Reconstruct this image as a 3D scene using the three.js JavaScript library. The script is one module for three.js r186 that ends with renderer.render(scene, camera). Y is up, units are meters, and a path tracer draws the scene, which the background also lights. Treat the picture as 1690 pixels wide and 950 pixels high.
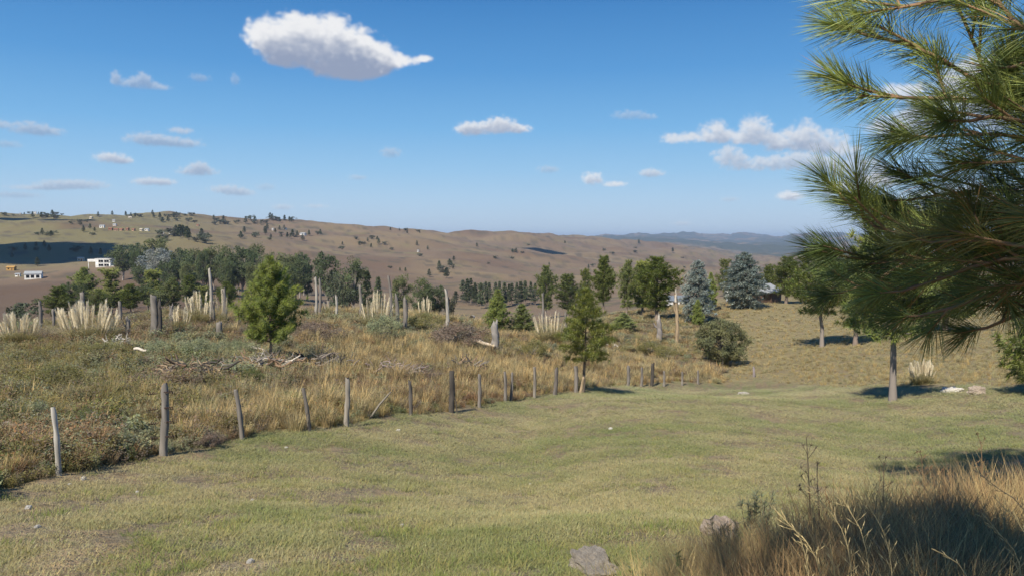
import * as THREE from 'three';
import { createNoise2D, createNoise3D } from 'simplex-noise';
import { mergeGeometries } from 'three/addons/utils/BufferGeometryUtils.js';

// ---------------------------------------------------------------- camera
const W0 = 1690, H0 = 950, F0 = 1301, HORIZON = 397, EYE = 1.65;   // photo size, focal length in its pixels, row of the true horizon
const PITCH = Math.atan((H0 / 2 - HORIZON) / F0);
const scene = new THREE.Scene();
const camera = new THREE.PerspectiveCamera(THREE.MathUtils.radToDeg(2 * Math.atan(H0 / 2 / F0)), W0 / H0, 0.1, 60000);
camera.position.set(0, EYE, 0);
camera.rotation.x = -PITCH;
const renderer = new THREE.WebGLRenderer({ antialias: true });
renderer.toneMapping = THREE.LinearToneMapping;
const EXPOSURE = 1.36;
renderer.toneMappingExposure = EXPOSURE;
renderer.shadowMap.enabled = true;

// a direction seen at a photo pixel, per metre of forward depth: [x, y] at z = -1
function look(px, py) {
  const u = (px - W0 / 2) / F0, v = (H0 / 2 - py) / F0, c = Math.cos(PITCH), s = Math.sin(PITCH);
  const fwd = c + v * s;
  return [u / fwd, (v * c - s) / fwd];
}
const point = (px, py, d) => { const [a, b] = look(px, py); return new THREE.Vector3(a * d, EYE + b * d, -d); };

// ---------------------------------------------------------------- random numbers and noise
const rngOf = (seed) => () => { seed = (seed + 0x6d2b79f5) | 0; let t = Math.imul(seed ^ (seed >>> 15), 1 | seed); t = (t + Math.imul(t ^ (t >>> 7), 61 | t)) ^ t; return ((t ^ (t >>> 14)) >>> 0) / 4294967296; };
let R = rngOf(7);
const rr = (a, b) => a + (b - a) * R();
const n2 = createNoise2D(rngOf(11)), n3 = createNoise3D(rngOf(12));
const fbm = (x, y, o = 4) => { let s = 0, a = 0.5; for (let i = 0; i < o; i++) { s += a * n2(x + i * 17.3, y - i * 9.1); a *= 0.5; x *= 2.03; y *= 2.03; } return s; };
const { clamp, lerp, smoothstep } = THREE.MathUtils;
const sm = (x, a, b) => { const t = clamp((x - a) / (b - a), 0, 1); return t * t * (3 - 2 * t); };
const mix3 = (a, b, t) => [lerp(a[0], b[0], t), lerp(a[1], b[1], t), lerp(a[2], b[2], t)];
const lin = (c) => (c <= 0.04045 ? c / 12.92 : ((c + 0.055) / 1.055) ** 2.4);
const rgb = (r, g, b) => [lin(r / 255), lin(g / 255), lin(b / 255)];

// ---------------------------------------------------------------- sun
const SUN_EL = 46 * Math.PI / 180, SUN_AZ = 29 * Math.PI / 180;   // high behind the viewer's left shoulder
const toSun = new THREE.Vector3(-Math.sin(SUN_AZ) * Math.cos(SUN_EL), Math.sin(SUN_EL), Math.cos(SUN_AZ) * Math.cos(SUN_EL));
const sun = new THREE.DirectionalLight(new THREE.Color(1, 0.905, 0.755), 4.8);
sun.name = 'sun';
sun.position.copy(toSun).multiplyScalar(300);
sun.castShadow = true;
sun.shadow.mapSize.set(4096, 4096);
Object.assign(sun.shadow.camera, { left: -120, right: 120, top: 120, bottom: -120, near: 1, far: 900 });
scene.add(sun, sun.target);

// ---------------------------------------------------------------- sky: clear air and fair-weather clouds
{
  const W = 4096, H = 2048, data = new Float32Array(W * H * 4);
  // colour of the air by elevation in degrees
  const air = [[0, rgb(205, 222, 234)], [1.2, rgb(196, 218, 236)], [3, rgb(180, 213, 239)], [5, rgb(156, 202, 238)], [8, rgb(124, 183, 232)], [12, rgb(92, 157, 217)], [17, rgb(66, 131, 196)], [30, rgb(44, 102, 168)], [90, rgb(34, 84, 148)]];
  const airAt = (e) => { let k = 0; while (k < air.length - 2 && e > air[k + 1][0]) k++; return mix3(air[k][1], air[k + 1][1], clamp((e - air[k][0]) / (air[k + 1][0] - air[k][0]), 0, 1)); };
  for (let row = 0; row < H; row++) {
    const e = ((row + 0.5) / H - 0.5) * 180, c = e < 0 ? [0.2, 0.19, 0.16] : airAt(e);
    for (let col = 0; col < W; col++) { const i = (row * W + col) * 4; data[i] = c[0]; data[i + 1] = c[1]; data[i + 2] = c[2]; data[i + 3] = 1; }
  }
  // clouds: [lobes [px, py, rx, ry] in photo pixels, opacity, brightness, raggedness]
  const clouds = [
    [[[432, 58, 30, 26], [455, 66, 40, 38], [505, 62, 58, 40], [545, 78, 60, 48], [590, 92, 52, 40], [625, 98, 40, 26], [660, 100, 30, 12], [575, 116, 62, 20], [480, 92, 45, 22], [700, 97, 16, 6]], 1, 1, 0.72],
    [[[810, 212, 55, 11], [825, 205, 30, 13], [775, 214, 26, 13], [855, 213, 24, 8]], 0.92, 0.9, 0.7],
    [[[1130, 228, 42, 10], [1180, 220, 28, 21], [1245, 216, 30, 25], [1215, 228, 40, 11], [1290, 234, 40, 18], [1326, 228, 26, 28], [1365, 238, 34, 22]], 0.88, 0.86, 0.7],
    [[[1203, 258, 28, 17], [1250, 270, 60, 13], [1320, 266, 48, 18], [1390, 274, 50, 16], [1400, 250, 22, 12], [1425, 288, 44, 18]], 0.75, 0.82, 0.8],
    [[[1305, 324, 22, 9], [1390, 312, 30, 12], [1450, 300, 30, 14]], 0.9, 0.97, 0.6],
    [[[978, 295, 19, 12], [1015, 304, 22, 5]], 0.85, 0.95, 0.7],
    [[[1075, 286, 22, 8]], 0.75, 0.86, 0.7],
    [[[905, 280, 20, 7]], 0.42, 0.74, 0.9],
    [[[1040, 190, 32, 8], [1070, 193, 16, 5]], 0.38, 0.76, 0.9],
    [[[1205, 329, 16, 4]], 0.4, 0.85, 0.8],
    [[[645, 252, 18, 10]], 0.45, 0.72, 0.9],
    [[[590, 293, 15, 5]], 0.4, 0.74, 0.9],
    [[[225, 138, 32, 9], [235, 130, 13, 11], [262, 144, 18, 5], [190, 130, 8, 12]], 0.55, 0.72, 0.9],
    [[[330, 129, 16, 7]], 0.35, 0.68, 0.9], [[[388, 132, 7, 10]], 0.32, 0.7, 0.9],
    [[[46, 212, 28, 11], [75, 217, 24, 8], [2, 206, 8, 7]], 0.6, 0.68, 0.8],
    [[[8, 238, 22, 6]], 0.38, 0.66, 0.9],
    [[[240, 230, 32, 11], [265, 233, 30, 9], [300, 236, 32, 9], [298, 216, 18, 6]], 0.64, 0.72, 0.8],
    [[[183, 261, 26, 9], [205, 266, 14, 5]], 0.85, 0.84, 0.6],
    [[[325, 283, 32, 8], [328, 275, 16, 9]], 0.75, 0.76, 0.7],
    [[[245, 300, 26, 7], [272, 301, 16, 6]], 0.8, 0.84, 0.6],
    [[[100, 305, 34, 8], [140, 305, 34, 8], [60, 310, 40, 4]], 0.62, 0.75, 0.7],
    [[[375, 313, 30, 8], [395, 318, 26, 6]], 0.62, 0.78, 0.8],
    [[[438, 309, 16, 6]], 0.3, 0.7, 0.9],
    [[[466, 342, 18, 5], [520, 340, 20, 3]], 0.5, 0.84, 0.8], [[[18, 322, 40, 5]], 0.4, 0.6, 0.8],
    [[[1125, 369, 16, 4]], 0.4, 0.95, 0.8],
    [[[1560, 170, 60, 34], [1500, 210, 60, 26], [1610, 120, 46, 28], [1660, 180, 60, 40], [1480, 150, 34, 12]], 0.85, 0.9, 0.7],
    [[[1600, 330, 90, 22], [1560, 350, 70, 10]], 0.7, 0.9, 0.8],
  ];
  // the same kind of sky all the way round
  const rs = rngOf(5);
  const place = (px, py) => { const [a, b] = look(px, py); const h = Math.hypot(a, 1); return [Math.atan2(a, 1) * 180 / Math.PI, Math.atan2(b, h) * 180 / Math.PI]; };
  const deg = 180 / Math.PI / F0, all = clouds.map(([l, o, b, r]) => [l.map(([x, y, rx, ry]) => [...place(x, y), rx * deg, ry * deg]), o, b, r]);
  for (let k = 0; k < 120; k++) {
    const az = 42 + rs() * 276, el = 1.5 + 30 * rs() ** 1.7, s = (0.5 + 2.4 * rs() ** 2) * (0.6 + el / 22), lobes = [];
    const n = 2 + Math.floor(rs() * 4);
    for (let i = 0; i < n; i++) lobes.push([az + (rs() - 0.5) * s * 3.2, el + (rs() - 0.4) * s * 0.35, s * (0.5 + rs() * 0.7), s * (0.2 + rs() * 0.25)]);
    all.push([lobes, 0.45 + 0.5 * rs(), 0.72 + 0.24 * rs(), 0.7]);
  }
  all.forEach(([lobes, op, br, rag], ci) => {
    let a0 = 1e9, a1 = -1e9, e0 = 1e9, e1 = -1e9, big = 0;
    for (const [a, e, rx, ry] of lobes) { a0 = Math.min(a0, a - rx * 1.7); a1 = Math.max(a1, a + rx * 1.7); e0 = Math.min(e0, e - ry * 1.7); e1 = Math.max(e1, e + ry * 1.7); big = Math.max(big, ry); }
    const base = Math.min(...lobes.map((l) => l[1] - l[3] * 0.9)), top = Math.max(...lobes.map((l) => l[1] + l[3]));
    const field = (a, e) => {
      let f = 0;
      for (const [la, le, rx, ry] of lobes) { const x = (a - la) / rx, dy = e - le, y = dy / (dy < 0 ? ry * 0.85 : ry); const q = 1 - (x * x + y * y) * 0.72; if (q > 0) f = f + q - f * q * 0.8; }
      return f;
    };
    const wob = (a, e) => { const k = 1.5 / Math.max(big, 0.25); return 0.8 * fbm(a * k * 0.6 + ci * 31, e * k * 0.9, 3) + 0.55 * fbm(a * k * 1.7 - ci * 13, e * k * 2.2, 4); };
    const dens = (a, e) => (() => { const f = field(a, e); return f <= 0 ? 0 : f + rag * 0.95 * sm(f, 0, 0.1) * wob(a, e) * (0.45 + 0.55 * sm(e, base - big * 0.2, base + big)); })();
    for (let row = Math.max(H / 2, Math.floor((e0 / 180 + 0.5) * H)); row <= Math.min(H - 1, Math.ceil((e1 / 180 + 0.5) * H)); row++) {
      const e = ((row + 0.5) / H - 0.5) * 180;
      for (let c = Math.floor(a0 / 360 * W); c <= Math.ceil(a1 / 360 * W); c++) {
        const a = (c + 0.5) / W * 360, d = dens(a, e);
        if (d < 0.12) continue;
        const alpha = op * sm(d, 0.1, ci === 0 ? 0.85 : 1.0);
        const over = 0.5 * dens(a - 0.1 * big, e + 0.28 * big) + 0.5 * dens(a - 0.2 * big, e + 0.7 * big);   // cloud between here and the light
        const t = clamp((e - base) / Math.max(top - base, 0.1), 0, 1);
        const shade = clamp((1.02 - (ci === 0 ? 0.72 : 0.5) * sm(over, 0.1, 1.15) * (1.15 - 0.75 * t) + 0.1 * wob(a * 1.3 + 5, e * 1.3)) * br, 0.3, 1.0);
        const col = mix3([0.30, 0.36, 0.50], [0.88, 0.885, 0.90], clamp((shade - 0.36) / 0.6, 0, 1));
        const colI = ((Math.round(c + W * 0.25) % W) + W) % W, i = (row * W + colI) * 4;
        for (let k = 0; k < 3; k++) data[i + k] = lerp(data[i + k], col[k], alpha);
      }
    }
  });
  for (let i = 0; i < data.length; i++) if (i % 4 !== 3) data[i] /= EXPOSURE;
  const sky = new THREE.DataTexture(data, W, H, THREE.RGBAFormat, THREE.FloatType);
  sky.mapping = THREE.EquirectangularReflectionMapping;
  sky.magFilter = sky.minFilter = THREE.LinearFilter;
  sky.needsUpdate = true;
  scene.background = sky;
  scene.environment = sky;
}

// ---------------------------------------------------------------- the lie of the land
// Surveyed profiles: for a bearing (given by a photo column) a list of [distance ahead, row where the ground lies]
const lawnRow = (d) => HORIZON + F0 * (1.9 / d + 0.147);
const near = [[0.6, 0], [6.5, 0], [9, 0]];
const profiles = {
  '-500': [[8, 'l'], [9.5, 'l'], [24, 640], [40, 575], [60, 560], [160, 560], [240, 525], [450, 490], [640, 445], [900, 402], [1200, 368], [1500, 350], [2500, 375], [9000, 398], [20000, 400]],
  0: [[8, 'l'], [11, 'l'], [24, 622], [40, 556], [55, 545], [150, 545], [220, 520], [450, 491], [600, 455], [660, 441], [900, 397], [1200, 366], [1500, 353], [2500, 376], [9000, 398], [20000, 400]],
  300: [[8, 'l'], [15.5, 'l'], [28, 610], [45, 524], [58, 522], [160, 548], [230, 515], [450, 480], [650, 438], [1000, 393], [1500, 369], [1900, 357], [3000, 378], [9000, 398], [20000, 400]],
  600: [[8, 'l'], [21.5, 'l'], [36, 602], [62, 520], [75, 518], [200, 545], [500, 494], [800, 446], [1200, 410], [2000, 376], [3200, 388], [9000, 398], [20000, 400]],
  850: [[8, 'l'], [32, 'l'], [46, 602], [70, 546], [84, 540], [220, 548], [600, 488], [1000, 447], [1800, 408], [2600, 387], [4000, 392], [9000, 398], [20000, 400]],
  1050: [[8, 'l'], [30, 'l'], [46, 638], [70, 578], [105, 526], [130, 514], [300, 515], [800, 472], [1500, 437], [2500, 414], [3500, 400], [5000, 404], [8500, 395], [13000, 390], [20000, 398]],
  1245: [[8, 'l'], [30, 'l'], [58, 622], [85, 560], [130, 502], [150, 492], [350, 486], [1000, 459], [2500, 437], [3400, 425], [5000, 420], [7000, 404], [9000, 402], [13000, 390], [20000, 398]],
  1475: [[8, 'l'], [33, 660], [44, 625], [60, 580], [110, 518], [150, 497], [350, 480], [1000, 455], [2500, 437], [3400, 425], [5000, 420], [7000, 405], [13000, 391], [20000, 398]],
  1690: [[8, 'l'], [28, 662], [44, 605], [60, 570], [110, 515], [150, 495], [350, 478], [1000, 455], [2500, 437], [3400, 425], [7000, 406], [13000, 393], [20000, 398]],
  2300: [[8, 'l'], [28, 650], [44, 595], [110, 515], [150, 495], [350, 478], [1000, 455], [3400, 425], [7000, 406], [13000, 393], [20000, 398]],
};
function spline(xs, ys) {   // monotone cubic through the knots, straight on beyond them
  const n = xs.length, h = [], s = [], m = [];
  for (let i = 0; i < n - 1; i++) { h.push(xs[i + 1] - xs[i]); s.push((ys[i + 1] - ys[i]) / h[i]); }
  m[0] = s[0]; m[n - 1] = s[n - 2];
  for (let i = 1; i < n - 1; i++) m[i] = s[i - 1] * s[i] <= 0 ? 0 : (3 * (h[i - 1] + h[i])) / ((2 * h[i] + h[i - 1]) / s[i - 1] + (h[i] + 2 * h[i - 1]) / s[i]);
  return (x) => {
    if (x <= xs[0]) return ys[0] + m[0] * (x - xs[0]);
    if (x >= xs[n - 1]) return ys[n - 1];
    let i = 0; while (x > xs[i + 1]) i++;
    const t = (x - xs[i]) / h[i], t2 = t * t, t3 = t2 * t;
    return ys[i] * (2 * t3 - 3 * t2 + 1) + h[i] * m[i] * (t3 - 2 * t2 + t) + ys[i + 1] * (3 * t2 - 2 * t3) + h[i] * m[i + 1] * (t3 - t2);
  };
}
const bearings = Object.keys(profiles).map(Number).sort((a, b) => a - b).map((px) => {
  const [a] = look(px, HORIZON), k = Math.hypot(a, 1), xs = [], ys = [];
  for (const [d, row] of profiles[px]) { const y = row === 'l' ? -(1.9 + 0.147 * d) : look(px, row)[1] * d; xs.push(Math.log(d * k)); ys.push(EYE + y); }
  return { az: Math.atan(a), f: spline(xs, ys), r0: Math.exp(xs[0]) };
});
{ const first = bearings[0], last = bearings[bearings.length - 1];   // out of view the two ends run on and meet behind the viewer
  bearings.unshift({ az: -Math.PI * 0.6, f: first.f, r0: first.r0 }); bearings.push({ az: Math.PI * 0.6, f: last.f, r0: last.r0 });
  const back = { f: (x) => (first.f(x) + last.f(x)) / 2, r0: 8 };
  bearings.unshift({ az: -Math.PI, ...back }); bearings.push({ az: Math.PI, ...back }); }
const bankEdge = spline([-3.2, -0.9, -0.2, 0.1, 0.24, 0.38, 0.5, 0.6, 0.8, 3.2], [2.4, 2.2, 2.4, 3.6, 4.5, 5.3, 6.5, 7.5, 8.2, 3]);
function groundY(x, z) {
  const d = -z, r = Math.max(Math.hypot(x, z), 0.05), az = Math.atan2(x, d), lr = Math.log(r);
  let k = 0; while (k < bearings.length - 2 && az > bearings[k + 1].az) k++;
  const A = bearings[k], B = bearings[k + 1], t = clamp((az - A.az) / (B.az - A.az), 0, 1);
  const plane = EYE - 1.9 - 0.147 * Math.max(d, -6);
  const q = Math.max(lr, Math.log(8)), n = bearings.length, P = bearings[Math.max(k - 1, 0)], Q = bearings[Math.min(k + 2, n - 1)], fa = A.f(q), fb = B.f(q), h = B.az - A.az;
  const sa = P === A ? 0 : (fb - P.f(q)) / (B.az - P.az) * h, sb = Q === B ? 0 : (Q.f(q) - fa) / (Q.az - A.az) * h, t2 = t * t, t3 = t2 * t;
  let y = fa * (2 * t3 - 3 * t2 + 1) + sa * (t3 - 2 * t2 + t) + fb * (3 * t2 - 2 * t3) + sb * (t3 - t2);
  y = lerp(plane, y, sm(r, 7.5, 11));
  const e = bankEdge(az), m = 1 - sm(r, e - 0.6, e + 2.2);               // the bank on which the viewer stands
  y = lerp(y, Math.max(y, EYE - 1.62 - 0.085 * r), m);
  // small and large unevenness
  y += 0.05 * fbm(x * 0.35, z * 0.35, 3) * sm(r, 3, 8);
  if (r > 12) y += 0.35 * fbm(x * 0.09, z * 0.09, 3) * sm(r, 14, 40) * (az < 0.35 ? 1 : 0.4);
  if (r > 150) y += fbm(x / 420 + 3, z / 420, 4) * 0.011 * r * sm(r, 200, 700) * (1 - 0.55 * sm(r, 2500, 6000));
  if (r > 3500) y += fbm(x / 2600, z / 2600 + 7, 4) * 0.007 * r * sm(r, 3500, 8000);
  return y;
}
function onGround(px, py, dMin = 2.5) {   // where the line of sight through a photo pixel meets the ground
  const [a, b] = look(px, py); let p = dMin;
  for (let d = dMin; d < 18000; d *= 1.006) {
    if (EYE + b * d <= groundY(a * d, -d)) { let lo = p, hi = d; for (let i = 0; i < 18; i++) { const m = (lo + hi) / 2; if (EYE + b * m <= groundY(a * m, -m)) hi = m; else lo = m; } return new THREE.Vector3(a * hi, groundY(a * hi, -hi), -hi); }
    p = d;
  }
  const d = p; return new THREE.Vector3(a * d, groundY(a * d, -d), -d);
}
const standing = (px, d) => { const [a] = look(px, HORIZON); return new THREE.Vector3(a * d, groundY(a * d, -d), -d); };

// fence line: posts stand on it and the mown grass ends at it
const fenceRows = [[-140, 848], [0, 812], [97, 783], [269, 750], [400, 723], [511, 710], [571, 702], [678, 684], [745, 679], [790, 671], [838, 663], [882, 655], [916, 651], [955, 646], [1037, 638], [1076, 636], [1150, 632], [1245, 623], [1380, 640], [1475, 636], [1560, 634], [1690, 640], [1900, 650]];
const fencePts = fenceRows.map(([x, y]) => onGround(x, y)), fenceAz = fencePts.map((p) => Math.atan2(p.x, -p.z)), fenceR = fencePts.map((p) => Math.hypot(p.x, p.z));
const lawnEnd = (az) => { if (az <= fenceAz[0]) return fenceR[0]; let k = 0; while (k < fenceAz.length - 2 && az > fenceAz[k + 1]) k++; return lerp(fenceR[k], fenceR[k + 1], clamp((az - fenceAz[k]) / (fenceAz[k + 1] - fenceAz[k]), 0, 1)); };
// 1 on the mown lawn, 0 in the rough and on the bank
function lawnAt(x, z) {
  const r = Math.hypot(x, z), az = Math.atan2(x, -z), e = bankEdge(az), w = 0.25 * n2(x * 0.9, z * 0.9), end = lawnEnd(az);
  return sm(r, e - 0.2 + w, e + 0.9 + w) * (1 - sm(r, end * (0.99 + 0.012 * n2(x * 1.5, z * 1.5)), end * (1.015 + 0.012 * n2(x * 1.5, z * 1.5))));
}

// ---------------------------------------------------------------- tiling grain for surfaces
function tileNoise(size, seed) {
  const g = rngOf(seed), lat = {}, out = new Float32Array(size * size);
  for (const [cells, amp] of [[4, 0.5], [8, 0.5], [16, 0.6], [32, 0.8], [64, 0.9], [128, 0.9], [256, 0.8]]) {
    const v = Float32Array.from({ length: cells * cells }, () => g() - 0.5);
    for (let y = 0; y < size; y++) for (let x = 0; x < size; x++) {
      const fx = x / size * cells, fy = y / size * cells, ix = Math.floor(fx), iy = Math.floor(fy), tx = sm(fx - ix, 0, 1), ty = sm(fy - iy, 0, 1), at = (i, j) => v[(j % cells) * cells + (i % cells)];
      out[y * size + x] += amp * lerp(lerp(at(ix, iy), at(ix + 1, iy), tx), lerp(at(ix, iy + 1), at(ix + 1, iy + 1), tx), ty);
    }
  }
  return out;
}
function texture(size, seed, f, srgb = false) {
  const n = tileNoise(size, seed), m = tileNoise(size, seed + 77), data = new Uint8Array(size * size * 4);
  for (let i = 0; i < size * size; i++) { const c = f(n[i], m[i], i % size, Math.floor(i / size)); for (let k = 0; k < 3; k++) data[i * 4 + k] = clamp(Math.round(c[k] * 255), 0, 255); data[i * 4 + 3] = 255; }
  const t = new THREE.DataTexture(data, size, size);
  t.wrapS = t.wrapT = THREE.RepeatWrapping; t.magFilter = THREE.LinearFilter; t.minFilter = THREE.LinearMipmapLinearFilter; t.generateMipmaps = true;
  if (srgb) t.colorSpace = THREE.SRGBColorSpace;
  t.needsUpdate = true;
  return t;
}
const soilGrain = texture(1024, 21, (n, m) => { const v = 0.72 + 0.30 * n; return [v * (1 + 0.10 * m), v, v * (1 - 0.12 * m)]; });
const soilBump = texture(1024, 22, (n) => { const v = 0.5 + 0.3 * n; return [v, v, v]; });

// ---------------------------------------------------------------- ground: one sheet from the viewer's feet to the horizon
const dryAt = (x, z) => clamp(0.5 + 0.9 * fbm(x * 0.11 + 4, z * 0.11, 3) + 0.55 * fbm(x * 0.6, z * 0.6, 3) + 0.3 * sm(Math.hypot(x + 6, z + 8), 9, 3), 0, 1);
const bareAt = (x, z) => sm(0.75 * fbm(x * 0.42 + 2, z * 0.42, 3) + 0.7 * fbm(x * 1.9, z * 1.9, 3) + 0.22 * sm(Math.hypot(x + 5, z + 9), 7, 2), -0.2, 0.22);
const C = {
  lawnGreen: [0.150, 0.168, 0.055], lawnDry: [0.275, 0.235, 0.12], soil: [0.235, 0.175, 0.105], rough: [0.13, 0.10, 0.055], meadow: [0.27, 0.225, 0.105],
  hillBrown: [0.172, 0.120, 0.074], hillTan: [0.21, 0.155, 0.086], hillOlive: [0.165, 0.148, 0.06], hillRed: [0.135, 0.083, 0.05], hillHeath: [0.085, 0.07, 0.046], wood: [0.035, 0.05, 0.03],
};
function groundColour(x, z) {
  const r = Math.hypot(x, z), az = Math.atan2(x, -z), L = lawnAt(x, z);
  let c;
  if (r < 260) {
    const lawn = mix3(mix3(C.lawnGreen, C.lawnDry, dryAt(x, z)), C.soil, 0.9 * bareAt(x, z));
    const rough = mix3(mix3(C.rough, C.meadow, az > 0.2 ? 0.85 : sm(fbm(x * 0.13, z * 0.13, 3), -0.2, 0.4)), C.soil, sm(fbm(x * 0.5 + 9, z * 0.5, 3), 0.05, 0.5) * 0.6);
    c = mix3(rough, lawn, L);
  }
  if (r > 120) {
    const a = fbm(x / 260, z / 260, 4), b = fbm(x / 90 + 8, z / 90, 4), g = fbm(x / 34 - 5, z / 34, 3);
    let h = mix3(C.hillBrown, C.hillTan, sm(a + 0.4 * b, -0.3, 0.45));
    h = mix3(h, C.hillOlive, sm(-az, 0.27, 0.45) * sm(r, 700, 950) * 0.85);
    h = mix3(h, C.hillOlive, 0.6 * sm(b - 0.3 * a, 0.15, 0.5));
    h = mix3(h, C.hillRed, 0.7 * sm(fbm(x / 500 + 20, z / 500, 3) + 0.3 * b, 0.05, 0.4));
    h = mix3(h, C.hillHeath, 0.8 * sm(b * 0.6 + g, 0.18, 0.5));
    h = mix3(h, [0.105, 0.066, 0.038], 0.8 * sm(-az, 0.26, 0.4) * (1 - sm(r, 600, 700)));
    if (r > 3000) h = mix3(h, C.wood, sm(fbm(x / 1500, z / 1500, 4) + 0.35 * b, -0.32, 0.05) * sm(r, 3300, 5000) * 0.92);
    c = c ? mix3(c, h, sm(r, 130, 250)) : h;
  }
  const k = 1 + 0.16 * n2(x * 2.1, z * 2.1) * sm(60 - r, 0, 40);
  return c.map((v) => v * k * 1.32);
}
function dress(o, label, category, group, kind) { if (label) o.userData.label = label; if (category) o.userData.category = category; if (group) o.userData.group = group; if (kind) o.userData.kind = kind; o.castShadow = o.receiveShadow = true; return o; }
{
  const az = [], rad = [0.02];
  for (let a = -Math.PI; a < -0.66; a += 0.035) az.push(a);
  for (let a = -0.66; a < 0.66; a += 0.0031) az.push(a);
  for (let a = 0.66; a < Math.PI; a += 0.035) az.push(a);
  for (let r = 0.5; r < 22000; r *= r < 3 ? 1.08 : r < 30 ? 1.022 : r < 400 ? 1.03 : 1.021) rad.push(r);
  const nA = az.length, nR = rad.length, pos = new Float32Array(nA * nR * 3), col = new Float32Array(nA * nR * 3), uv = new Float32Array(nA * nR * 2), idx = [];
  for (let j = 0; j < nR; j++) for (let i = 0; i < nA; i++) {
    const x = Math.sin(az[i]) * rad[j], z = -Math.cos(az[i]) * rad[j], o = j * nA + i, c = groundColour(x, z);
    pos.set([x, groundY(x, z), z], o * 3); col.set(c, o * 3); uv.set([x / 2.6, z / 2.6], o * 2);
    if (j < nR - 1) { const p = o, q = j * nA + (i + 1) % nA; idx.push(p, q, p + nA, q, q + nA, p + nA); }
  }
  const g = new THREE.BufferGeometry();
  g.setAttribute('position', new THREE.BufferAttribute(pos, 3)); g.setAttribute('color', new THREE.BufferAttribute(col, 3)); g.setAttribute('uv', new THREE.BufferAttribute(uv, 2));
  g.setIndex(idx); g.computeVertexNormals();
  const m = new THREE.Mesh(g, new THREE.MeshStandardMaterial({ vertexColors: true, map: soilGrain, bumpMap: soilBump, bumpScale: 0.05, roughness: 1 }));
  m.name = 'ground'; dress(m, 'grassy slope falling away to a brown valley and far hills', 'ground', null, 'structure'); scene.add(m);
}

// ---------------------------------------------------------------- mesh tools
class MB {
  constructor() { this.p = []; this.c = []; this.n = []; this.i = []; }
  v(x, y, z, c, nx = 0, ny = 0, nz = 0) { this.p.push(x, y, z); this.c.push(c[0], c[1], c[2]); this.n.push(nx, ny, nz); return this.p.length / 3 - 1; }
  tri(a, b, c, col, col2 = col) {   // three points [x, y, z], flat
    const ux = b[0] - a[0], uy = b[1] - a[1], uz = b[2] - a[2], vx = c[0] - a[0], vy = c[1] - a[1], vz = c[2] - a[2];
    let nx = uy * vz - uz * vy, ny = uz * vx - ux * vz, nz = ux * vy - uy * vx; const l = Math.hypot(nx, ny, nz) || 1; nx /= l; ny /= l; nz /= l;
    this.i.push(this.v(...a, col, nx, ny, nz), this.v(...b, col, nx, ny, nz), this.v(...c, col2, nx, ny, nz));
  }
  quad(a, b, c, d, col) { this.tri(a, b, c, col); this.tri(a, c, d, col); }
  tube(pts, rad, col, sides = 6, rough = 0) {   // a tapering limb through Vector3 points
    const rings = [], q = new THREE.Vector3(), s = new THREE.Vector3(), t = new THREE.Vector3();
    pts.forEach((p, k) => {
      t.subVectors(pts[Math.min(k + 1, pts.length - 1)], pts[Math.max(k - 1, 0)]).normalize();
      s.set(Math.abs(t.y) > 0.9 ? 1 : 0, Math.abs(t.y) > 0.9 ? 0 : 1, 0).cross(t).normalize(); q.crossVectors(t, s);
      const ring = [];
      for (let j = 0; j < sides; j++) {
        const a = j / sides * Math.PI * 2, ca = Math.cos(a), sa = Math.sin(a), nx = s.x * ca + q.x * sa, ny = s.y * ca + q.y * sa, nz = s.z * ca + q.z * sa;
        const r = rad[k] * (1 + rough * n3(p.x * 3 + ca * 1.2, p.y * 2.2, p.z * 3 + sa * 1.2));
        const tone = 1 + rough * 1.5 * n3(ca * 2.6 + rad[0] * 90, p.y * 1.6 + p.x, sa * 2.6);
        ring.push(this.v(p.x + nx * r, p.y + ny * r, p.z + nz * r, [col[0] * tone, col[1] * tone, col[2] * tone], nx, ny, nz));
      }
      rings.push(ring);
    });
    for (let k = 0; k < rings.length - 1; k++) for (let j = 0; j < sides; j++) { const a = rings[k][j], b = rings[k][(j + 1) % sides], c = rings[k + 1][j], d = rings[k + 1][(j + 1) % sides]; this.i.push(a, b, c, b, d, c); }
    const last = rings[rings.length - 1], e = pts[pts.length - 1];
    const tip = this.v(e.x, e.y, e.z, col, t.x, t.y, t.z); for (let j = 0; j < sides; j++) this.i.push(last[j], last[(j + 1) % sides], tip);
  }
  geo() {
    const g = new THREE.BufferGeometry();
    g.setAttribute('position', new THREE.Float32BufferAttribute(this.p, 3)); g.setAttribute('color', new THREE.Float32BufferAttribute(this.c, 3)); g.setAttribute('normal', new THREE.Float32BufferAttribute(this.n, 3));
    g.setIndex(this.i); return g;
  }
}
const V = (x, y, z) => new THREE.Vector3(x, y, z);
const M = {
  leaf: new THREE.MeshPhysicalMaterial({ vertexColors: true, roughness: 1, transmission: 0.35, thickness: 0, side: THREE.DoubleSide }),
  needle: new THREE.MeshPhysicalMaterial({ vertexColors: true, roughness: 0.5, side: THREE.DoubleSide }),
  bark: new THREE.MeshStandardMaterial({ vertexColors: true, roughness: 1 }),
  wood: new THREE.MeshStandardMaterial({ vertexColors: true, roughness: 0.95 }),
};
const taken = {};
const numbered = (name) => { const k = taken[name] = (taken[name] ?? -1) + 1; return k ? name + '_' + String(k).padStart(3, '0') : name; };
function thing(name, label, category, pos, group) { const o = new THREE.Group(); o.name = numbered(name); if (pos) o.position.copy(pos); dress(o, label, category, group); scene.add(o); return o; }
function part(parent, name, geometry, material, kind) { const m = new THREE.Mesh(geometry, material); m.name = name; if (kind) m.userData.kind = kind; m.castShadow = m.receiveShadow = true; parent.add(m); return m; }
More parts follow.
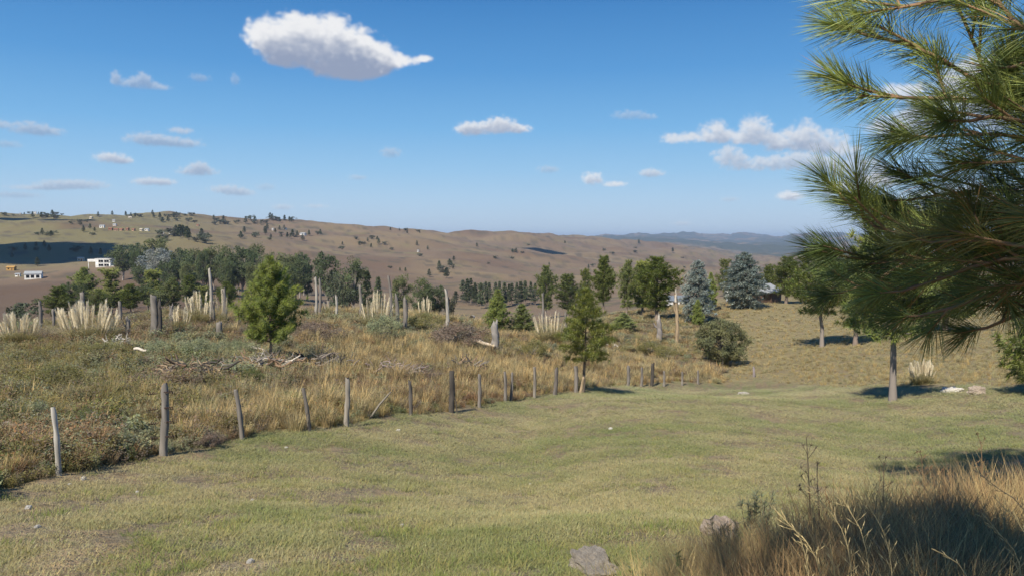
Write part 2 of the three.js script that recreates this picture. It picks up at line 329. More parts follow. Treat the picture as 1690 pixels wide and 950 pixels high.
function single(name, geometry, material, label, category, pos, group) { const m = new THREE.Mesh(geometry, material); m.name = numbered(name); if (pos) m.position.copy(pos); dress(m, label, category, group); scene.add(m); return m; }
const tint = (c, s, h = 0) => [c[0] * s * (1 + h), c[1] * s, c[2] * s * (1 - h)];

// a sprig: slivers (needles or leaf sprays) leaving point p about direction d
function sprig(mb, p, d, n, L, w, col, spread = 0.9, forward = 0.55) {
  for (let k = 0; k < n; k++) {
    let x = rr(-1, 1), y = rr(-1, 1), z = rr(-1, 1); const l = Math.hypot(x, y, z) || 1;
    x = d.x * forward + x / l * spread; y = d.y * forward + y / l * spread; z = d.z * forward + z / l * spread;
    const m = Math.hypot(x, y, z) || 1, len = L * rr(0.6, 1.1); x /= m; y /= m; z /= m;
    let sx = y * 0.31 - z * 0.77, sy = z * 0.5 - x * 0.31, sz = x * 0.77 - y * 0.5; const q = w / (Math.hypot(sx, sy, sz) || 1) / 2; sx *= q; sy *= q; sz *= q;
    const c = tint(col, rr(0.75, 1.25), rr(-0.06, 0.06));
    mb.tri([p.x - sx, p.y - sy, p.z - sz], [p.x + sx, p.y + sy, p.z + sz], [p.x + x * len, p.y + y * len, p.z + z * len], c);
  }
}
// a conifer of unit-free size: whorls of limbs up a stem, sprigs along each limb
function conifer(o) {
  R = rngOf(o.seed);
  const bark = new MB(), limbs = new MB(), crown = new MB(), stem = [], rad = [], bend = rr(-0.03, 0.03) * o.h, bend2 = rr(-0.03, 0.03) * o.h;
  const axis = (y) => { const t = y / o.h; return V(bend * Math.sin(t * 2.2) + 0.01 * o.h * n2(t * 4, o.seed), y, bend2 * Math.sin(t * 2.6)); };
  for (let k = 0; k <= 10; k++) { const y = (k / 10) * o.h * 0.97 - (k ? 0 : 0.15); stem.push(axis(y)); rad.push(o.stem * (1 - 0.93 * k / 10) * (k ? 1 : 1.25)); }
  bark.tube(stem, rad, o.bark, 8, 0.12);
  const prof = { cone: (t) => (1 - t) ** 0.75 * Math.min(1, 0.55 + t * 2.2), dome: (t) => Math.sqrt(Math.max(0, 1 - (2 * t - 0.85) ** 2 / 1.42)) * (0.75 + 0.25 * Math.sin(t * 9 + o.seed)), column: (t) => Math.min(1, 0.5 + t * 2) * (1 - t * t) ** 0.6 }[o.form];
  const whorls = o.whorls;
  for (let k = 0; k < whorls; k++) {
    const t = (k + rr(-0.25, 0.25) + 0.5) / whorls, y = lerp(o.base, o.h * 0.98, clamp(t, 0, 1)), n = o.perWhorl + (R() < 0.5 ? 1 : 0), a0 = R() * 7;
    for (let j = 0; j < n; j++) {
      const a = a0 + j / n * Math.PI * 2 + rr(-0.35, 0.35), len = o.w * prof(clamp(t, 0, 1)) * rr(1 - o.rag, 1 + o.rag * 0.6) + 0.03 * o.h * (1 - t), up = lerp(o.rise0, o.rise1, t) + rr(-0.15, 0.15);
      const p0 = axis(y), dir = V(Math.cos(a), up, Math.sin(a)).normalize(), pts = [], rs = [];
      const at = (s) => V(p0.x + dir.x * len * s, p0.y + dir.y * len * s + (o.curl ?? 0.12) * len * s * s, p0.z + dir.z * len * s);
      for (let i = 0; i <= 4; i++) { pts.push(at(i / 4 * 0.92)); rs.push(Math.max(0.004 * o.h / 5, o.stem * 0.3 * (1 - t * 0.6) * (1 - i / 4.4))); }
      if (len > 0.06 * o.h) limbs.tube(pts, rs, tint(o.bark, 0.8), 4);
      const m = Math.max(2, Math.round(len / o.gap));
      for (let i = 0; i < m; i++) {
        const s = lerp(o.bare ?? 0.25, 1.0, (i + R()) / m), c = at(s), side = (1 - s * 0.6) * len * 0.34;
        const twigs = i === m - 1 ? 2 : o.twigs;
        for (let q = 0; q < twigs; q++) {
          const off = V(rr(-1, 1), rr(-0.45, 0.75), rr(-1, 1)).multiplyScalar(side * rr(0.2, 1)); c.copy(at(s)).add(off);
          const d = off.lengthSq() > 1e-6 ? off.clone().normalize().multiplyScalar(0.6).add(dir).add(V(0, o.lift ?? 0.5, 0)).normalize() : dir;
          sprig(crown, c, d, o.n, o.L, o.sl, tint(o.col, rr(0.8, 1.2), rr(-0.08, 0.1)), o.spread ?? 0.8, o.fwd ?? 0.6);
        }
      }
    }
  }
  return { trunk: bark.geo(), limbs: limbs.geo(), crown: crown.geo(), h: o.h, w: o.w };
}
// a broad-leaved tree or shrub: forking limbs that carry leafy clumps
function broadleaf(o) {
  R = rngOf(o.seed);
  const bark = new MB(), limbs = new MB(), crown = new MB();
  bark.tube([V(0, -0.2, 0), V(0.02 * o.h, o.base * 0.6, 0), V(0.03 * o.h, o.base * 1.25, 0.02 * o.h), V(0.02 * o.h, o.h * 0.6, 0)], [o.stem * 1.2, o.stem, o.stem * 0.8, o.stem * 0.3], o.bark, 7, 0.12);
  for (let k = 0; k < o.clumps; k++) {
    let x, y, z; do { x = rr(-1, 1); y = rr(-1, 1); z = rr(-1, 1); } while (x * x + y * y + z * z > 1);
    const l = Math.hypot(x, y, z), push = l < 0.55 ? 0.55 / l : 1; x *= push; y *= push; z *= push;
    const cy = (o.base + o.h) / 2, ry = (o.h - o.base) / 2, c = V(x * o.w * (1 + 0.25 * n3(x * 2, y * 2, o.seed)), cy + y * ry, z * o.w), r = o.cr * rr(0.65, 1.25), col = tint(o.col, rr(0.8, 1.2), rr(-0.08, 0.1));
    limbs.tube([V(0.02 * o.h, Math.max(o.base * 0.7, c.y * 0.45), 0), V(c.x * 0.45, lerp(o.base, c.y, 0.55), c.z * 0.45), c], [o.stem * 0.4, o.stem * 0.22, o.stem * 0.06], tint(o.bark, 0.85), 4);
    for (let i = 0; i < o.n; i++) {
      let a, b, d; do { a = rr(-1, 1); b = rr(-1, 1); d = rr(-1, 1); } while (a * a + b * b + d * d > 1);
      const p = V(c.x + a * r, c.y + b * r * 0.8, c.z + d * r), q = o.leaf * rr(0.6, 1.3), u = V(rr(-1, 1), rr(-1, 1), rr(-1, 1)).normalize().multiplyScalar(q), w = V(rr(-1, 1), rr(-1, 1), rr(-1, 1)).normalize().multiplyScalar(q * 0.6);
      crown.tri([p.x - u.x, p.y - u.y, p.z - u.z], [p.x + u.x, p.y + u.y, p.z + u.z], [p.x + w.x, p.y + w.y, p.z + w.z], tint(col, rr(0.8, 1.2)));
    }
  }
  return { trunk: bark.geo(), limbs: limbs.geo(), crown: crown.geo(), h: o.h, w: o.w };
}
// sets a tree of a kind so that it is `height` tall and `half` wide at a spot
function plantTree(name, kind, pos, height, half, label, group, category = 'tree', turn) {
  const t = thing(name, label, category, pos, group);
  t.rotation.y = turn ?? ((Math.abs(pos.x * 12.7 + pos.z * 3.1) * 10) % 6.28);
  t.scale.set(half / kind.w, height / kind.h, half / kind.w);
  part(t, 'trunk', kind.trunk, M.bark); part(t, 'limbs', kind.limbs, M.bark, 'stuff'); part(t, 'crown', kind.crown, M.leaf, 'stuff');
  return t;
}

// ---------------------------------------------------------------- trees
const BARK = [0.20, 0.16, 0.13], GREYBARK = [0.27, 0.25, 0.23];
const pineCol = [0.18, 0.225, 0.04], darkPine = [0.075, 0.105, 0.035], youngCol = [0.215, 0.27, 0.035], oliveCol = [0.27, 0.30, 0.065], blueCol = [0.30, 0.36, 0.33];
const K = {
  young: conifer({ seed: 31, h: 4.3, base: 0.75, w: 1.55, stem: 0.07, form: 'cone', whorls: 15, perWhorl: 6, rag: 0.3, rise0: 0.25, rise1: 1.0, curl: 0.22, gap: 0.12, twigs: 3, n: 24, L: 0.25, sl: 0.019, col: youngCol, bark: BARK, bare: 0.3 }),
  slender: conifer({ seed: 32, h: 5.2, base: 1.5, w: 1.35, stem: 0.065, form: 'cone', whorls: 13, perWhorl: 5, rag: 0.36, rise0: 0.05, rise1: 0.9, curl: 0.1, gap: 0.13, twigs: 3, n: 22, L: 0.27, sl: 0.018, col: oliveCol, bark: BARK, bare: 0.3 }),
  mature: [41, 42, 43].map((seed, k) => conifer({ seed, h: 9, base: [1.5, 2.2, 1.1][k], w: 2.6, stem: 0.19, form: 'dome', whorls: 14, perWhorl: 6, rag: 0.36, rise0: 0.05, rise1: 0.7, gap: 0.36, twigs: 3, n: 17, L: 0.5, sl: 0.065, col: [pineCol, tint(pineCol, 0.9), tint(pineCol, 1.1, 0.08)][k], bark: [0.25, 0.2, 0.17] })),
  lawn: conifer({ seed: 48, h: 9, base: 2.9, w: 2.6, stem: 0.17, form: 'column', whorls: 13, perWhorl: 6, rag: 0.36, rise0: 0.0, rise1: 0.7, gap: 0.36, twigs: 3, n: 17, L: 0.42, sl: 0.06, col: pineCol, bark: [0.25, 0.22, 0.2] }),
  bushy: [44, 45].map((seed) => conifer({ seed, h: 5, base: 0.25, w: 1.7, stem: 0.12, form: 'cone', whorls: 13, perWhorl: 6, rag: 0.3, rise0: 0.1, rise1: 0.9, gap: 0.25, twigs: 3, n: 19, L: 0.36, sl: 0.045, col: tint(pineCol, 1.15), bark: BARK })),
  cedar: [46, 47].map((seed) => conifer({ seed, h: 10, base: 0.5, w: 2.7, stem: 0.2, form: 'column', whorls: 20, perWhorl: 7, rag: 0.3, rise0: -0.1, rise1: 0.5, curl: -0.18, gap: 0.34, twigs: 3, n: 10, L: 0.46, sl: 0.12, col: blueCol, bark: GREYBARK, lift: -0.1 })),
  gum: [51, 52, 53].map((seed, k) => broadleaf({ seed, h: 14, base: 4, w: 4.2, stem: 0.28, bark: [0.3, 0.27, 0.24], clumps: 46, cr: 1.5, n: 90, leaf: 0.44, col: [[0.095, 0.13, 0.042], [0.075, 0.11, 0.036], [0.125, 0.15, 0.048]][k] })),
  silver: broadleaf({ seed: 54, h: 13, base: 2.5, w: 5, stem: 0.3, bark: [0.4, 0.38, 0.35], clumps: 50, cr: 1.6, n: 90, leaf: 0.44, col: [0.27, 0.31, 0.30] }),
  shrub: broadleaf({ seed: 55, h: 2.6, base: 0.15, w: 1.6, stem: 0.06, bark: GREYBARK, clumps: 110, cr: 0.34, n: 150, leaf: 0.085, col: [0.16, 0.17, 0.07] }),
  far: [61, 62, 63].map((seed, k) => broadleaf({ seed, h: 8, base: 1, w: 3.2, stem: 0.25, bark: BARK, clumps: 16, cr: 1.3, n: 36, leaf: 0.7, col: [[0.065, 0.085, 0.042], [0.08, 0.095, 0.05], [0.075, 0.08, 0.045]][k] })),
  farPine: [64, 65].map((seed) => conifer({ seed, h: 9, base: 1.2, w: 2, stem: 0.2, form: 'cone', whorls: 8, perWhorl: 5, rag: 0.3, rise0: 0.1, rise1: 0.7, gap: 0.7, twigs: 2, n: 8, L: 0.85, sl: 0.32, col: darkPine, bark: BARK })),
};
// [kind, photo column, row of its foot, row of its top, half width in pixels, name, label, distance if the foot is hidden]
const grove = 'pines in the grove beyond the fence';
const trees = [
  [K.young, 447, 600, 424, 62, 'young_pine', 'bright green bushy young pine standing alone in the rough left of centre'],
  [K.slender, 962, 647, 474, 60, 'young_pine', 'slender olive young pine on the fence line with its shadow on the lawn'],
  [K.shrub, 1192, 602, 528, 43, 'round_shrub', 'dense rounded olive shrub standing alone in the dry meadow right of centre'],
  [K.bushy[0], 820, 548, 478, 25, 'pine_tree', 'small bushy pine behind the broad grey stump'],
  [K.bushy[1], 862, 552, 500, 30, 'pine_tree', 'low dark bushy pine just left of the pampas grass in the centre'],
  [K.mature[0], 901, 525, 440, 21, 'pine_tree', 'pine with a high round crown at the left end of the grove', grove],
  [K.mature[1], 938, 530, 454, 27, 'pine_tree', 'sparser pine directly behind the slender young pine', grove],
  [K.mature[2], 968, 522, 447, 17, 'pine_tree', 'narrow dark pine between the two taller pines of the grove', grove],
  [K.mature[1], 996, 524, 425, 23, 'pine_tree', 'tallest narrow pine in the left half of the grove', grove],
  [K.mature[0], 1034, 523, 431, 23, 'pine_tree', 'yellowish green pine in the middle of the grove', grove],
  [K.mature[2], 1060, 518, 434, 28, 'pine_tree', 'dark pine half hidden behind the broadest pine of the grove', grove],
  [K.mature[0], 1084, 528, 426, 45, 'pine_tree', 'broadest green pine of the grove, left of the pale snag', grove],
  [K.bushy[0], 1028, 547, 516, 26, 'pine_bush', 'low green pine bush on the grass in front of the grove'],
  [K.cedar[0], 1151, 532, 428, 29, 'blue_cedar', 'tall narrow silver blue conifer left of the meadow track'],
  [K.bushy[1], 1152, 540, 494, 13, 'pine_tree', 'little green pine at the foot of the narrow silver blue conifer'],
  [K.bushy[0], 1172, 512, 450, 16, 'pine_tree', 'green pine pressed against the right side of the narrow blue conifer'],
  [K.cedar[1], 1230, 508, 416, 37, 'blue_cedar', 'broad silver blue conifer beside the shed in the meadow'],
  [K.mature[2], 1196, 488, 430, 17, 'pine_tree', 'green pine between the two silver blue conifers'],
  [K.mature[0], 1298, 500, 425, 36, 'pine_tree', 'round crowned pine right of the broad blue conifer'],
  [K.mature[1], 1268, 492, 440, 17, 'pine_tree', 'small pine between the broad blue conifer and the round crowned pine'],
  [K.lawn, 1357, 573, 405, 58, 'pine_tree', 'low branched pine with a pale stem in the meadow, left of the lawn pine'],
  [K.mature[0], 1412, 570, 410, 52, 'pine_tree', 'shaded pine right beside the pale stemmed meadow pine'],
  [K.lawn, 1474, 663, 330, 92, 'pine_tree', 'tall pine with a straight bare grey stem standing on the lawn'],
  [K.bushy[1], 1712, 650, 440, 74, 'pine_tree', 'dark pine with branches to the ground at the right edge of the lawn'],
  [K.mature[0], 1560, 545, 420, 70, 'pine_tree', 'pine in the meadow behind the tall lawn pine'],
];
for (const [kind, px, foot, top, half, name, label, group] of trees) {
  const p = onGround(px, foot), d = -p.z;
  plantTree(name, kind, p, (foot - top) / F0 * d, half / F0 * d, label, group, name === 'round_shrub' || name === 'pine_bush' ? 'shrub' : 'tree');
}
// the wood down in the valley, left: [kind, column, distance, top row, half width, label]
const G = 'trees in the valley wood';
const valley = [
  [K.far[0], 38, 150, 493, 22, 'olive bush like tree at the left edge below the brown field'],
  [K.mature[1], 92, 165, 474, 30, 'dark pine in the valley behind the pampas grass at the left'],
  [K.mature[0], 135, 235, 443, 24, 'leftmost of the pines in front of the red brown field'],
  [K.mature[2], 180, 215, 446, 29, 'broad pine in front of the red brown field, left of the tall dead stump'],
  [K.mature[1], 212, 205, 470, 20, 'low pine right below the broad valley pine'],
  [K.mature[0], 158, 190, 478, 20, 'low pine in front of the valley pines above the large pampas grass'],
  [K.mature[2], 248, 235, 448, 24, 'pine in the valley right above the tall split stump'],
  [K.mature[0], 280, 225, 460, 24, 'pine in the valley right of the tall split stump'],
  [K.mature[1], 312, 240, 456, 22, 'pine in the valley above the pampas grass left of the young pine'],
  [K.mature[2], 335, 215, 474, 20, 'small pine above the slanting row of pampas plumes'],
  [K.mature[0], 372, 230, 466, 20, 'pine behind the grey post left of the bright young pine'],
  [K.gum[0], 200, 520, 405, 21, 'dark round tree just right of the white two storey house'],
  [K.gum[1], 222, 540, 402, 18, 'second dark tree right of the white two storey house'],
  [K.gum[2], 257, 560, 391, 21, 'highest round crowned tree of the valley wood'],
  [K.silver, 262, 480, 412, 30, 'pale silver grey tree in the middle of the valley wood'],
  [K.gum[1], 296, 470, 410, 16, 'dark tree right of the silver grey tree'],
  [K.gum[0], 318, 430, 412, 19, 'dark tree standing in the wood above the tall grey snag'],
  [K.gum[2], 345, 420, 406, 21, 'tall olive tree in the wood left of the young pine'],
  [K.gum[0], 370, 410, 408, 18, 'dark tree next to the tall olive tree of the wood'],
  [K.gum[1], 398, 400, 408, 22, 'dark tree directly left behind the top of the young pine'],
  [K.gum[0], 424, 420, 404, 18, 'dark tree behind the top of the young pine'],
  [K.gum[2], 466, 430, 418, 20, 'dark tree just right behind the young pine top'],
  [K.farPine[0], 486, 440, 434, 12, 'pointed dark tree right of the young pine'],
  [K.farPine[1], 506, 450, 434, 10, 'thin pointed dark tree left of the round oak like tree'],
  [K.gum[1], 538, 330, 418, 22, 'round dark tree right of the young pine, left of a pair'],
  [K.gum[0], 583, 330, 428, 22, 'round dark tree of the pair in the middle of the valley'],
  [K.far[1], 552, 250, 452, 16, 'low yellow green tree below the round dark tree'],
  [K.farPine[0], 606, 300, 446, 12, 'small pointed tree right of the round dark pair'],
  [K.farPine[1], 624, 290, 456, 11, 'smallest pointed tree at the end of the round dark pair'],
  [K.gum[2], 662, 260, 454, 17, 'dark tree behind the leaning grey pole in the centre'],
  [K.gum[0], 697, 250, 460, 19, 'dark tree behind the central pampas grass, right of the leaning pole'],
  [K.gum[1], 722, 255, 472, 14, 'low dark tree left of the lone pale pole'],
  [K.far[2], 742, 255, 480, 10, 'little bush like tree right behind the lone pale pole'],
  [K.far[0], 565, 190, 470, 18, 'olive tree low in the valley behind the twin dead stems'],
];
for (const [kind, px, d, top, half, label] of valley) {
  const p = standing(px, d), y0 = look(px, top)[1] * d + EYE;
  plantTree('valley_tree', kind, p, Math.max(y0 - p.y, 2.5), half / F0 * d, label, G);
}
// fill of the wood behind and between, one mass to the eye but still single trees
R = rngOf(99);
for (let k = 0; k < 44; k++) {
  const px = k < 30 ? rr(225, 500) : rr(100, 330), d = k < 30 ? rr(330, 520) : rr(205, 300), p = standing(px, d), top = k < 30 ? rr(412, 440) : rr(465, 490), y0 = look(px, top)[1] * d + EYE;
  plantTree('valley_tree', K.gum[k % 3], p, clamp(y0 - p.y, 5, 26), rr(10, 17) / F0 * d, 'dark tree crowded into the valley wood, only its crown showing', 'crowded trees of the valley wood');
}
for (let k = 0; k < 16; k++) {   // straight row below the hill, centre
  const px = 770 + k * 7.6 + rr(-2, 2), d = rr(470, 520), p = standing(px, d), y0 = look(px, k < 2 ? rr(456, 460) : rr(462, 468))[1] * d + EYE;
  plantTree('row_tree', K.farPine[k % 2], p, clamp(y0 - p.y, 6, 22), rr(6, 8) / F0 * d, 'small dark pine in the straight row below the brown hillside', 'straight row of pines in the valley');
}
// trees and bushes dotted over the hillsides: [columns, rows, how many, size in pixels]
const dots = [[[5, 110], [352, 357], 9, [3, 7]], [[45, 105], [357, 361], 7, [6, 9]], [[150, 300], [352, 360], 16, [4, 7]], [[255, 325], [355, 368], 14, [4, 8]], [[350, 490], [362, 371], 26, [4, 9]], [[265, 345], [385, 402], 15, [10, 16]], [[110, 145], [366, 372], 5, [4, 6]], [[60, 90], [388, 394], 5, [6, 9]], [[130, 160], [376, 396], 4, [5, 8]],
  [[385, 500], [376, 398], 16, [5, 9]], [[460, 530], [378, 392], 9, [4, 8]], [[560, 640], [394, 414], 12, [4, 8]], [[630, 720], [376, 386], 8, [3, 5]], [[640, 800], [405, 450], 14, [4, 7]], [[700, 745], [440, 462], 5, [8, 13]], [[745, 800], [478, 500], 8, [10, 16]], [[800, 900], [400, 440], 8, [3, 6]], [[900, 1140], [400, 445], 16, [3, 6]], [[0, 60], [400, 430], 5, [6, 9]], [[60, 180], [405, 440], 7, [7, 11]]];
for (const [[x0, x1], [y0, y1], n, [s0, s1]] of dots) for (let k = 0; k < n; k++) {
  const px = rr(x0, x1), p = onGround(px, rr(y0, y1), 120), d = -p.z, s = rr(s0, s1) / F0 * d;
  const low = R() < 0.45;
  plantTree('hillside_tree', low ? K.far[k % 3] : K.farPine[k % 2], p, clamp(s * (low ? 0.9 : 1.4), 2, 20), Math.min(s * (low ? 0.75 : 0.45), 11), 'tiny dark tree dotted over the far hillside', 'trees dotted over the hillsides');
}

// ---------------------------------------------------------------- grass and weeds that nobody could count
function blade(mb, x, z, h, w, lean, az, col, segs = 2, droop = 0.3) {
  const ca = Math.cos(az), sa = Math.sin(az), wx = -sa * w / 2, wz = ca * w / 2; let pl = [x - wx, 0, z - wz], pr = [x + wx, 0, z + wz];
  for (let k = 1; k <= segs; k++) {
    const t = k / segs, out = h * (lean * t + droop * t * t), y = h * (t - 0.25 * droop * t * t), f = 1 - t, cx = x + ca * out, cz = z + sa * out;
    if (k === segs) { mb.tri(pl, pr, [cx, y, cz], col); break; }
    const ql = [cx - wx * (0.3 + f), y, cz - wz * (0.3 + f)], qr = [cx + wx * (0.3 + f), y, cz + wz * (0.3 + f)];
    mb.tri(pl, pr, qr, col); mb.tri(pl, qr, ql, col); pl = ql; pr = qr;
  }
}
function tuft(seed, n, h, rad, w, lean, segs = 2, droop = 0.3) {
  R = rngOf(seed); const mb = new MB();
  for (let k = 0; k < n; k++) { const a = R() * 6.283, r = rad * Math.sqrt(R()); blade(mb, Math.cos(a) * r, Math.sin(a) * r, h * rr(0.5, 1.15), w * rr(0.7, 1.3), lean * rr(0, 1.4), R() < 0.6 ? a + rr(-0.6, 0.6) : R() * 6.283, tint([1, 1, 1], rr(0.7, 1.25), rr(-0.08, 0.08)), segs, droop); }
  return mb.geo();
}
function herb(seed, stems, h, rad, leaves, leaf) {   // leafy weeds and dwarf shrubs
  R = rngOf(seed); const mb = new MB();
  for (let k = 0; k < stems; k++) {
    const a = R() * 6.283, r = rad * Math.sqrt(R()), x = Math.cos(a) * r, z = Math.sin(a) * r, hh = h * rr(0.55, 1.15) * (1 - 0.35 * r / rad), lx = Math.cos(a) * rr(0, 0.3) * hh, lz = Math.sin(a) * rr(0, 0.3) * hh;
    mb.tri([x - 0.003, 0, z], [x + 0.003, 0, z + 0.002], [x + lx, hh, z + lz], [0.7, 0.6, 0.5]);
    for (let i = 0; i < leaves; i++) {
      const t = rr(0.15, 1), q = leaf * rr(0.6, 1.3), p = [x + lx * t + rr(-1, 1) * leaf, hh * t, z + lz * t + rr(-1, 1) * leaf], b = R() * 6.283, up = rr(-0.2, 1);
      const d = [Math.cos(b) * q, up * q, Math.sin(b) * q], s = [-Math.sin(b) * q * 0.3, rr(-0.2, 0.2) * q, Math.cos(b) * q * 0.3];
      mb.tri([p[0] - s[0], p[1] - s[1], p[2] - s[2]], [p[0] + s[0], p[1] + s[1], p[2] + s[2]], [p[0] + d[0], p[1] + d[1], p[2] + d[2]], tint([1, 1, 1], rr(0.7, 1.3), rr(-0.1, 0.1)));
    }
  }
  return mb.geo();
}
const sets = [];
function sow(name, label, category, variants, material = M.leaf) {   // collects copies, one InstancedMesh per variant
  const lists = variants.map(() => []);
  const s = { add(x, z, scale, stretch, col, dy = 0) { const k = Math.floor(R() * variants.length); lists[k].push([x, z, scale, stretch, col, R() * 6.283, dy]); },
    done() {
      const q = new THREE.Quaternion(), up = V(0, 1, 0), m = new THREE.Matrix4(), c = new THREE.Color();
      variants.forEach((g, k) => {
        if (!lists[k].length) return;
        const im = new THREE.InstancedMesh(g, material, lists[k].length); im.name = numbered(name); dress(im, label, category, null, 'stuff');
        lists[k].forEach(([x, z, sc, st, col, a, dy], i) => { m.compose(V(x, groundY(x, z) - 0.01 + dy, z), q.setFromAxisAngle(up, a), V(sc, sc * st, sc)); im.setMatrixAt(i, m); im.setColorAt(i, c.setRGB(col[0], col[1], col[2])); });
        scene.add(im);
      });
    } };
  sets.push(s); return s;
}
const inView = (x, z, m = 0.05) => Math.abs(Math.atan2(x, -z)) < 0.61 + m;

// the mown lawn: short blades in patches
const lawnGrass = sow('lawn_grass', 'short mown grass with dry patches covering the open slope', 'grass', [1, 2, 3, 4].map((k) => { R = rngOf(200 + k); const mb = new MB(); for (let i = 0; i < 130; i++) { const a = R() * 6.283, r = 0.24 * Math.sqrt(R()); blade(mb, Math.cos(a) * r, Math.sin(a) * r, rr(0.012, 0.042), rr(0.004, 0.008), rr(0, 1.6), R() * 6.283, tint([1, 1, 1], rr(0.7, 1.3), rr(-0.1, 0.12)), 1); } return mb.geo(); }));
const lawnTuft = sow('lawn_tuft', 'slightly taller green tufts dotted over the mown grass', 'grass', [1, 2, 3].map((k) => tuft(230 + k, 60, 0.085, 0.11, 0.006, 0.7, 1)));
R = rngOf(300);
for (let k = 0; k < 100000; k++) {
  const az = rr(-0.64, 0.64), r = 2.5 * (20 ** R()), x = Math.sin(az) * r, z = -Math.cos(az) * r;
  if (R() > lawnAt(x, z)) continue;
  const d = dryAt(x, z), bare = bareAt(x, z);
  if (R() < bare * 0.96) continue;
  lawnGrass.add(x, z, rr(0.7, 1.3) * (r > 12 ? 1 + (r - 12) * 0.05 : 1), rr(0.6, 1.2) / (r > 12 ? 1 + (r - 12) * 0.04 : 1), mix3([0.215, 0.25, 0.072], [0.40, 0.355, 0.175], clamp(d + rr(-0.3, 0.3), 0, 1)));
}
for (let k = 0; k < 9000; k++) {
  const az = rr(-0.64, 0.64), r = 4 * (9 ** R()), x = Math.sin(az) * r, z = -Math.cos(az) * r;
  if (R() > lawnAt(x, z) || fbm(x * 0.5 + 3, z * 0.5, 3) < -0.05) continue;
  lawnTuft.add(x, z, rr(0.4, 1.5), rr(0.4, 0.9), mix3([0.17, 0.215, 0.04], [0.36, 0.31, 0.11], R() ** 1.6));
}

// the rough beyond the fence: what grows where, [column, row, radius in metres, sort]
const SORT = { straw: 0, olive: 1, sage: 2, rust: 3, heath: 4, green: 5 };
const straw = sow('dry_grass', 'tall straw coloured grass in the rough beyond the fence', 'grass', [1, 2, 3].map((k) => tuft(240 + k, 70, 0.62, 0.16, 0.011, 0.22, 3, 0.35)));
const weeds = sow('weeds', 'mixed olive and green weeds in the rough beyond the fence', 'weeds', [1, 2, 3].map((k) => herb(250 + k, 26, 0.42, 0.26, 16, 0.04)));
const sage = sow('grey_green_scrub', 'low grey green feathery scrub in the rough beyond the fence', 'scrub', [1, 2].map((k) => herb(260 + k, 46, 0.46, 0.32, 16, 0.05)));
const stalks = sow('brown_weeds', 'dry rust brown weed stalks in the rough beyond the fence', 'weeds', [1, 2].map((k) => herb(270 + k, 18, 0.6, 0.2, 9, 0.045)));
const patches = [[330, 580, 4, 2], [300, 600, 3, 2], [390, 585, 3, 2], [60, 600, 4, 1], [180, 620, 3, 1], [250, 660, 3, 1], [120, 690, 2, 1], [330, 700, 2.5, 0], [30, 740, 1.6, 3], [200, 730, 1.3, 2], [140, 700, 1.4, 5], [430, 680, 3, 0], [470, 660, 2.2, 5], [560, 560, 6, 0], [620, 610, 5, 0], [640, 545, 5, 2], [520, 545, 4, 4], [560, 540, 4, 3], [650, 645, 2.6, 3], [700, 650, 2.5, 3], [690, 612, 3, 4], [760, 560, 7, 4], [720, 590, 5, 0], [800, 620, 4, 0], [800, 650, 3, 3], [890, 620, 4, 0], [880, 575, 4, 1], [900, 560, 4, 0], [1080, 615, 7, 3], [1120, 625, 6, 0], [1010, 600, 6, 0], [1080, 575, 4, 1], [1200, 615, 6, 4], [1170, 622, 5, 0], [480, 700, 2, 0], [610, 690, 2, 1], [380, 640, 3, 4], [440, 620, 3, 3], [0, 560, 5, 4], [230, 560, 4, 3], [350, 540, 6, 4], [700, 520, 8, 3], [120, 740, 1.4, 3], [360, 730, 1.5, 4]].map(([a, b, r, s]) => { const p = onGround(a, b); return [p.x, p.z, r * r, s]; });
const hues = [[0.45, 0.355, 0.17], [0.21, 0.19, 0.05], [0.25, 0.265, 0.135], [0.26, 0.155, 0.07], [0.205, 0.15, 0.10], [0.13, 0.16, 0.035]];
R = rngOf(310);
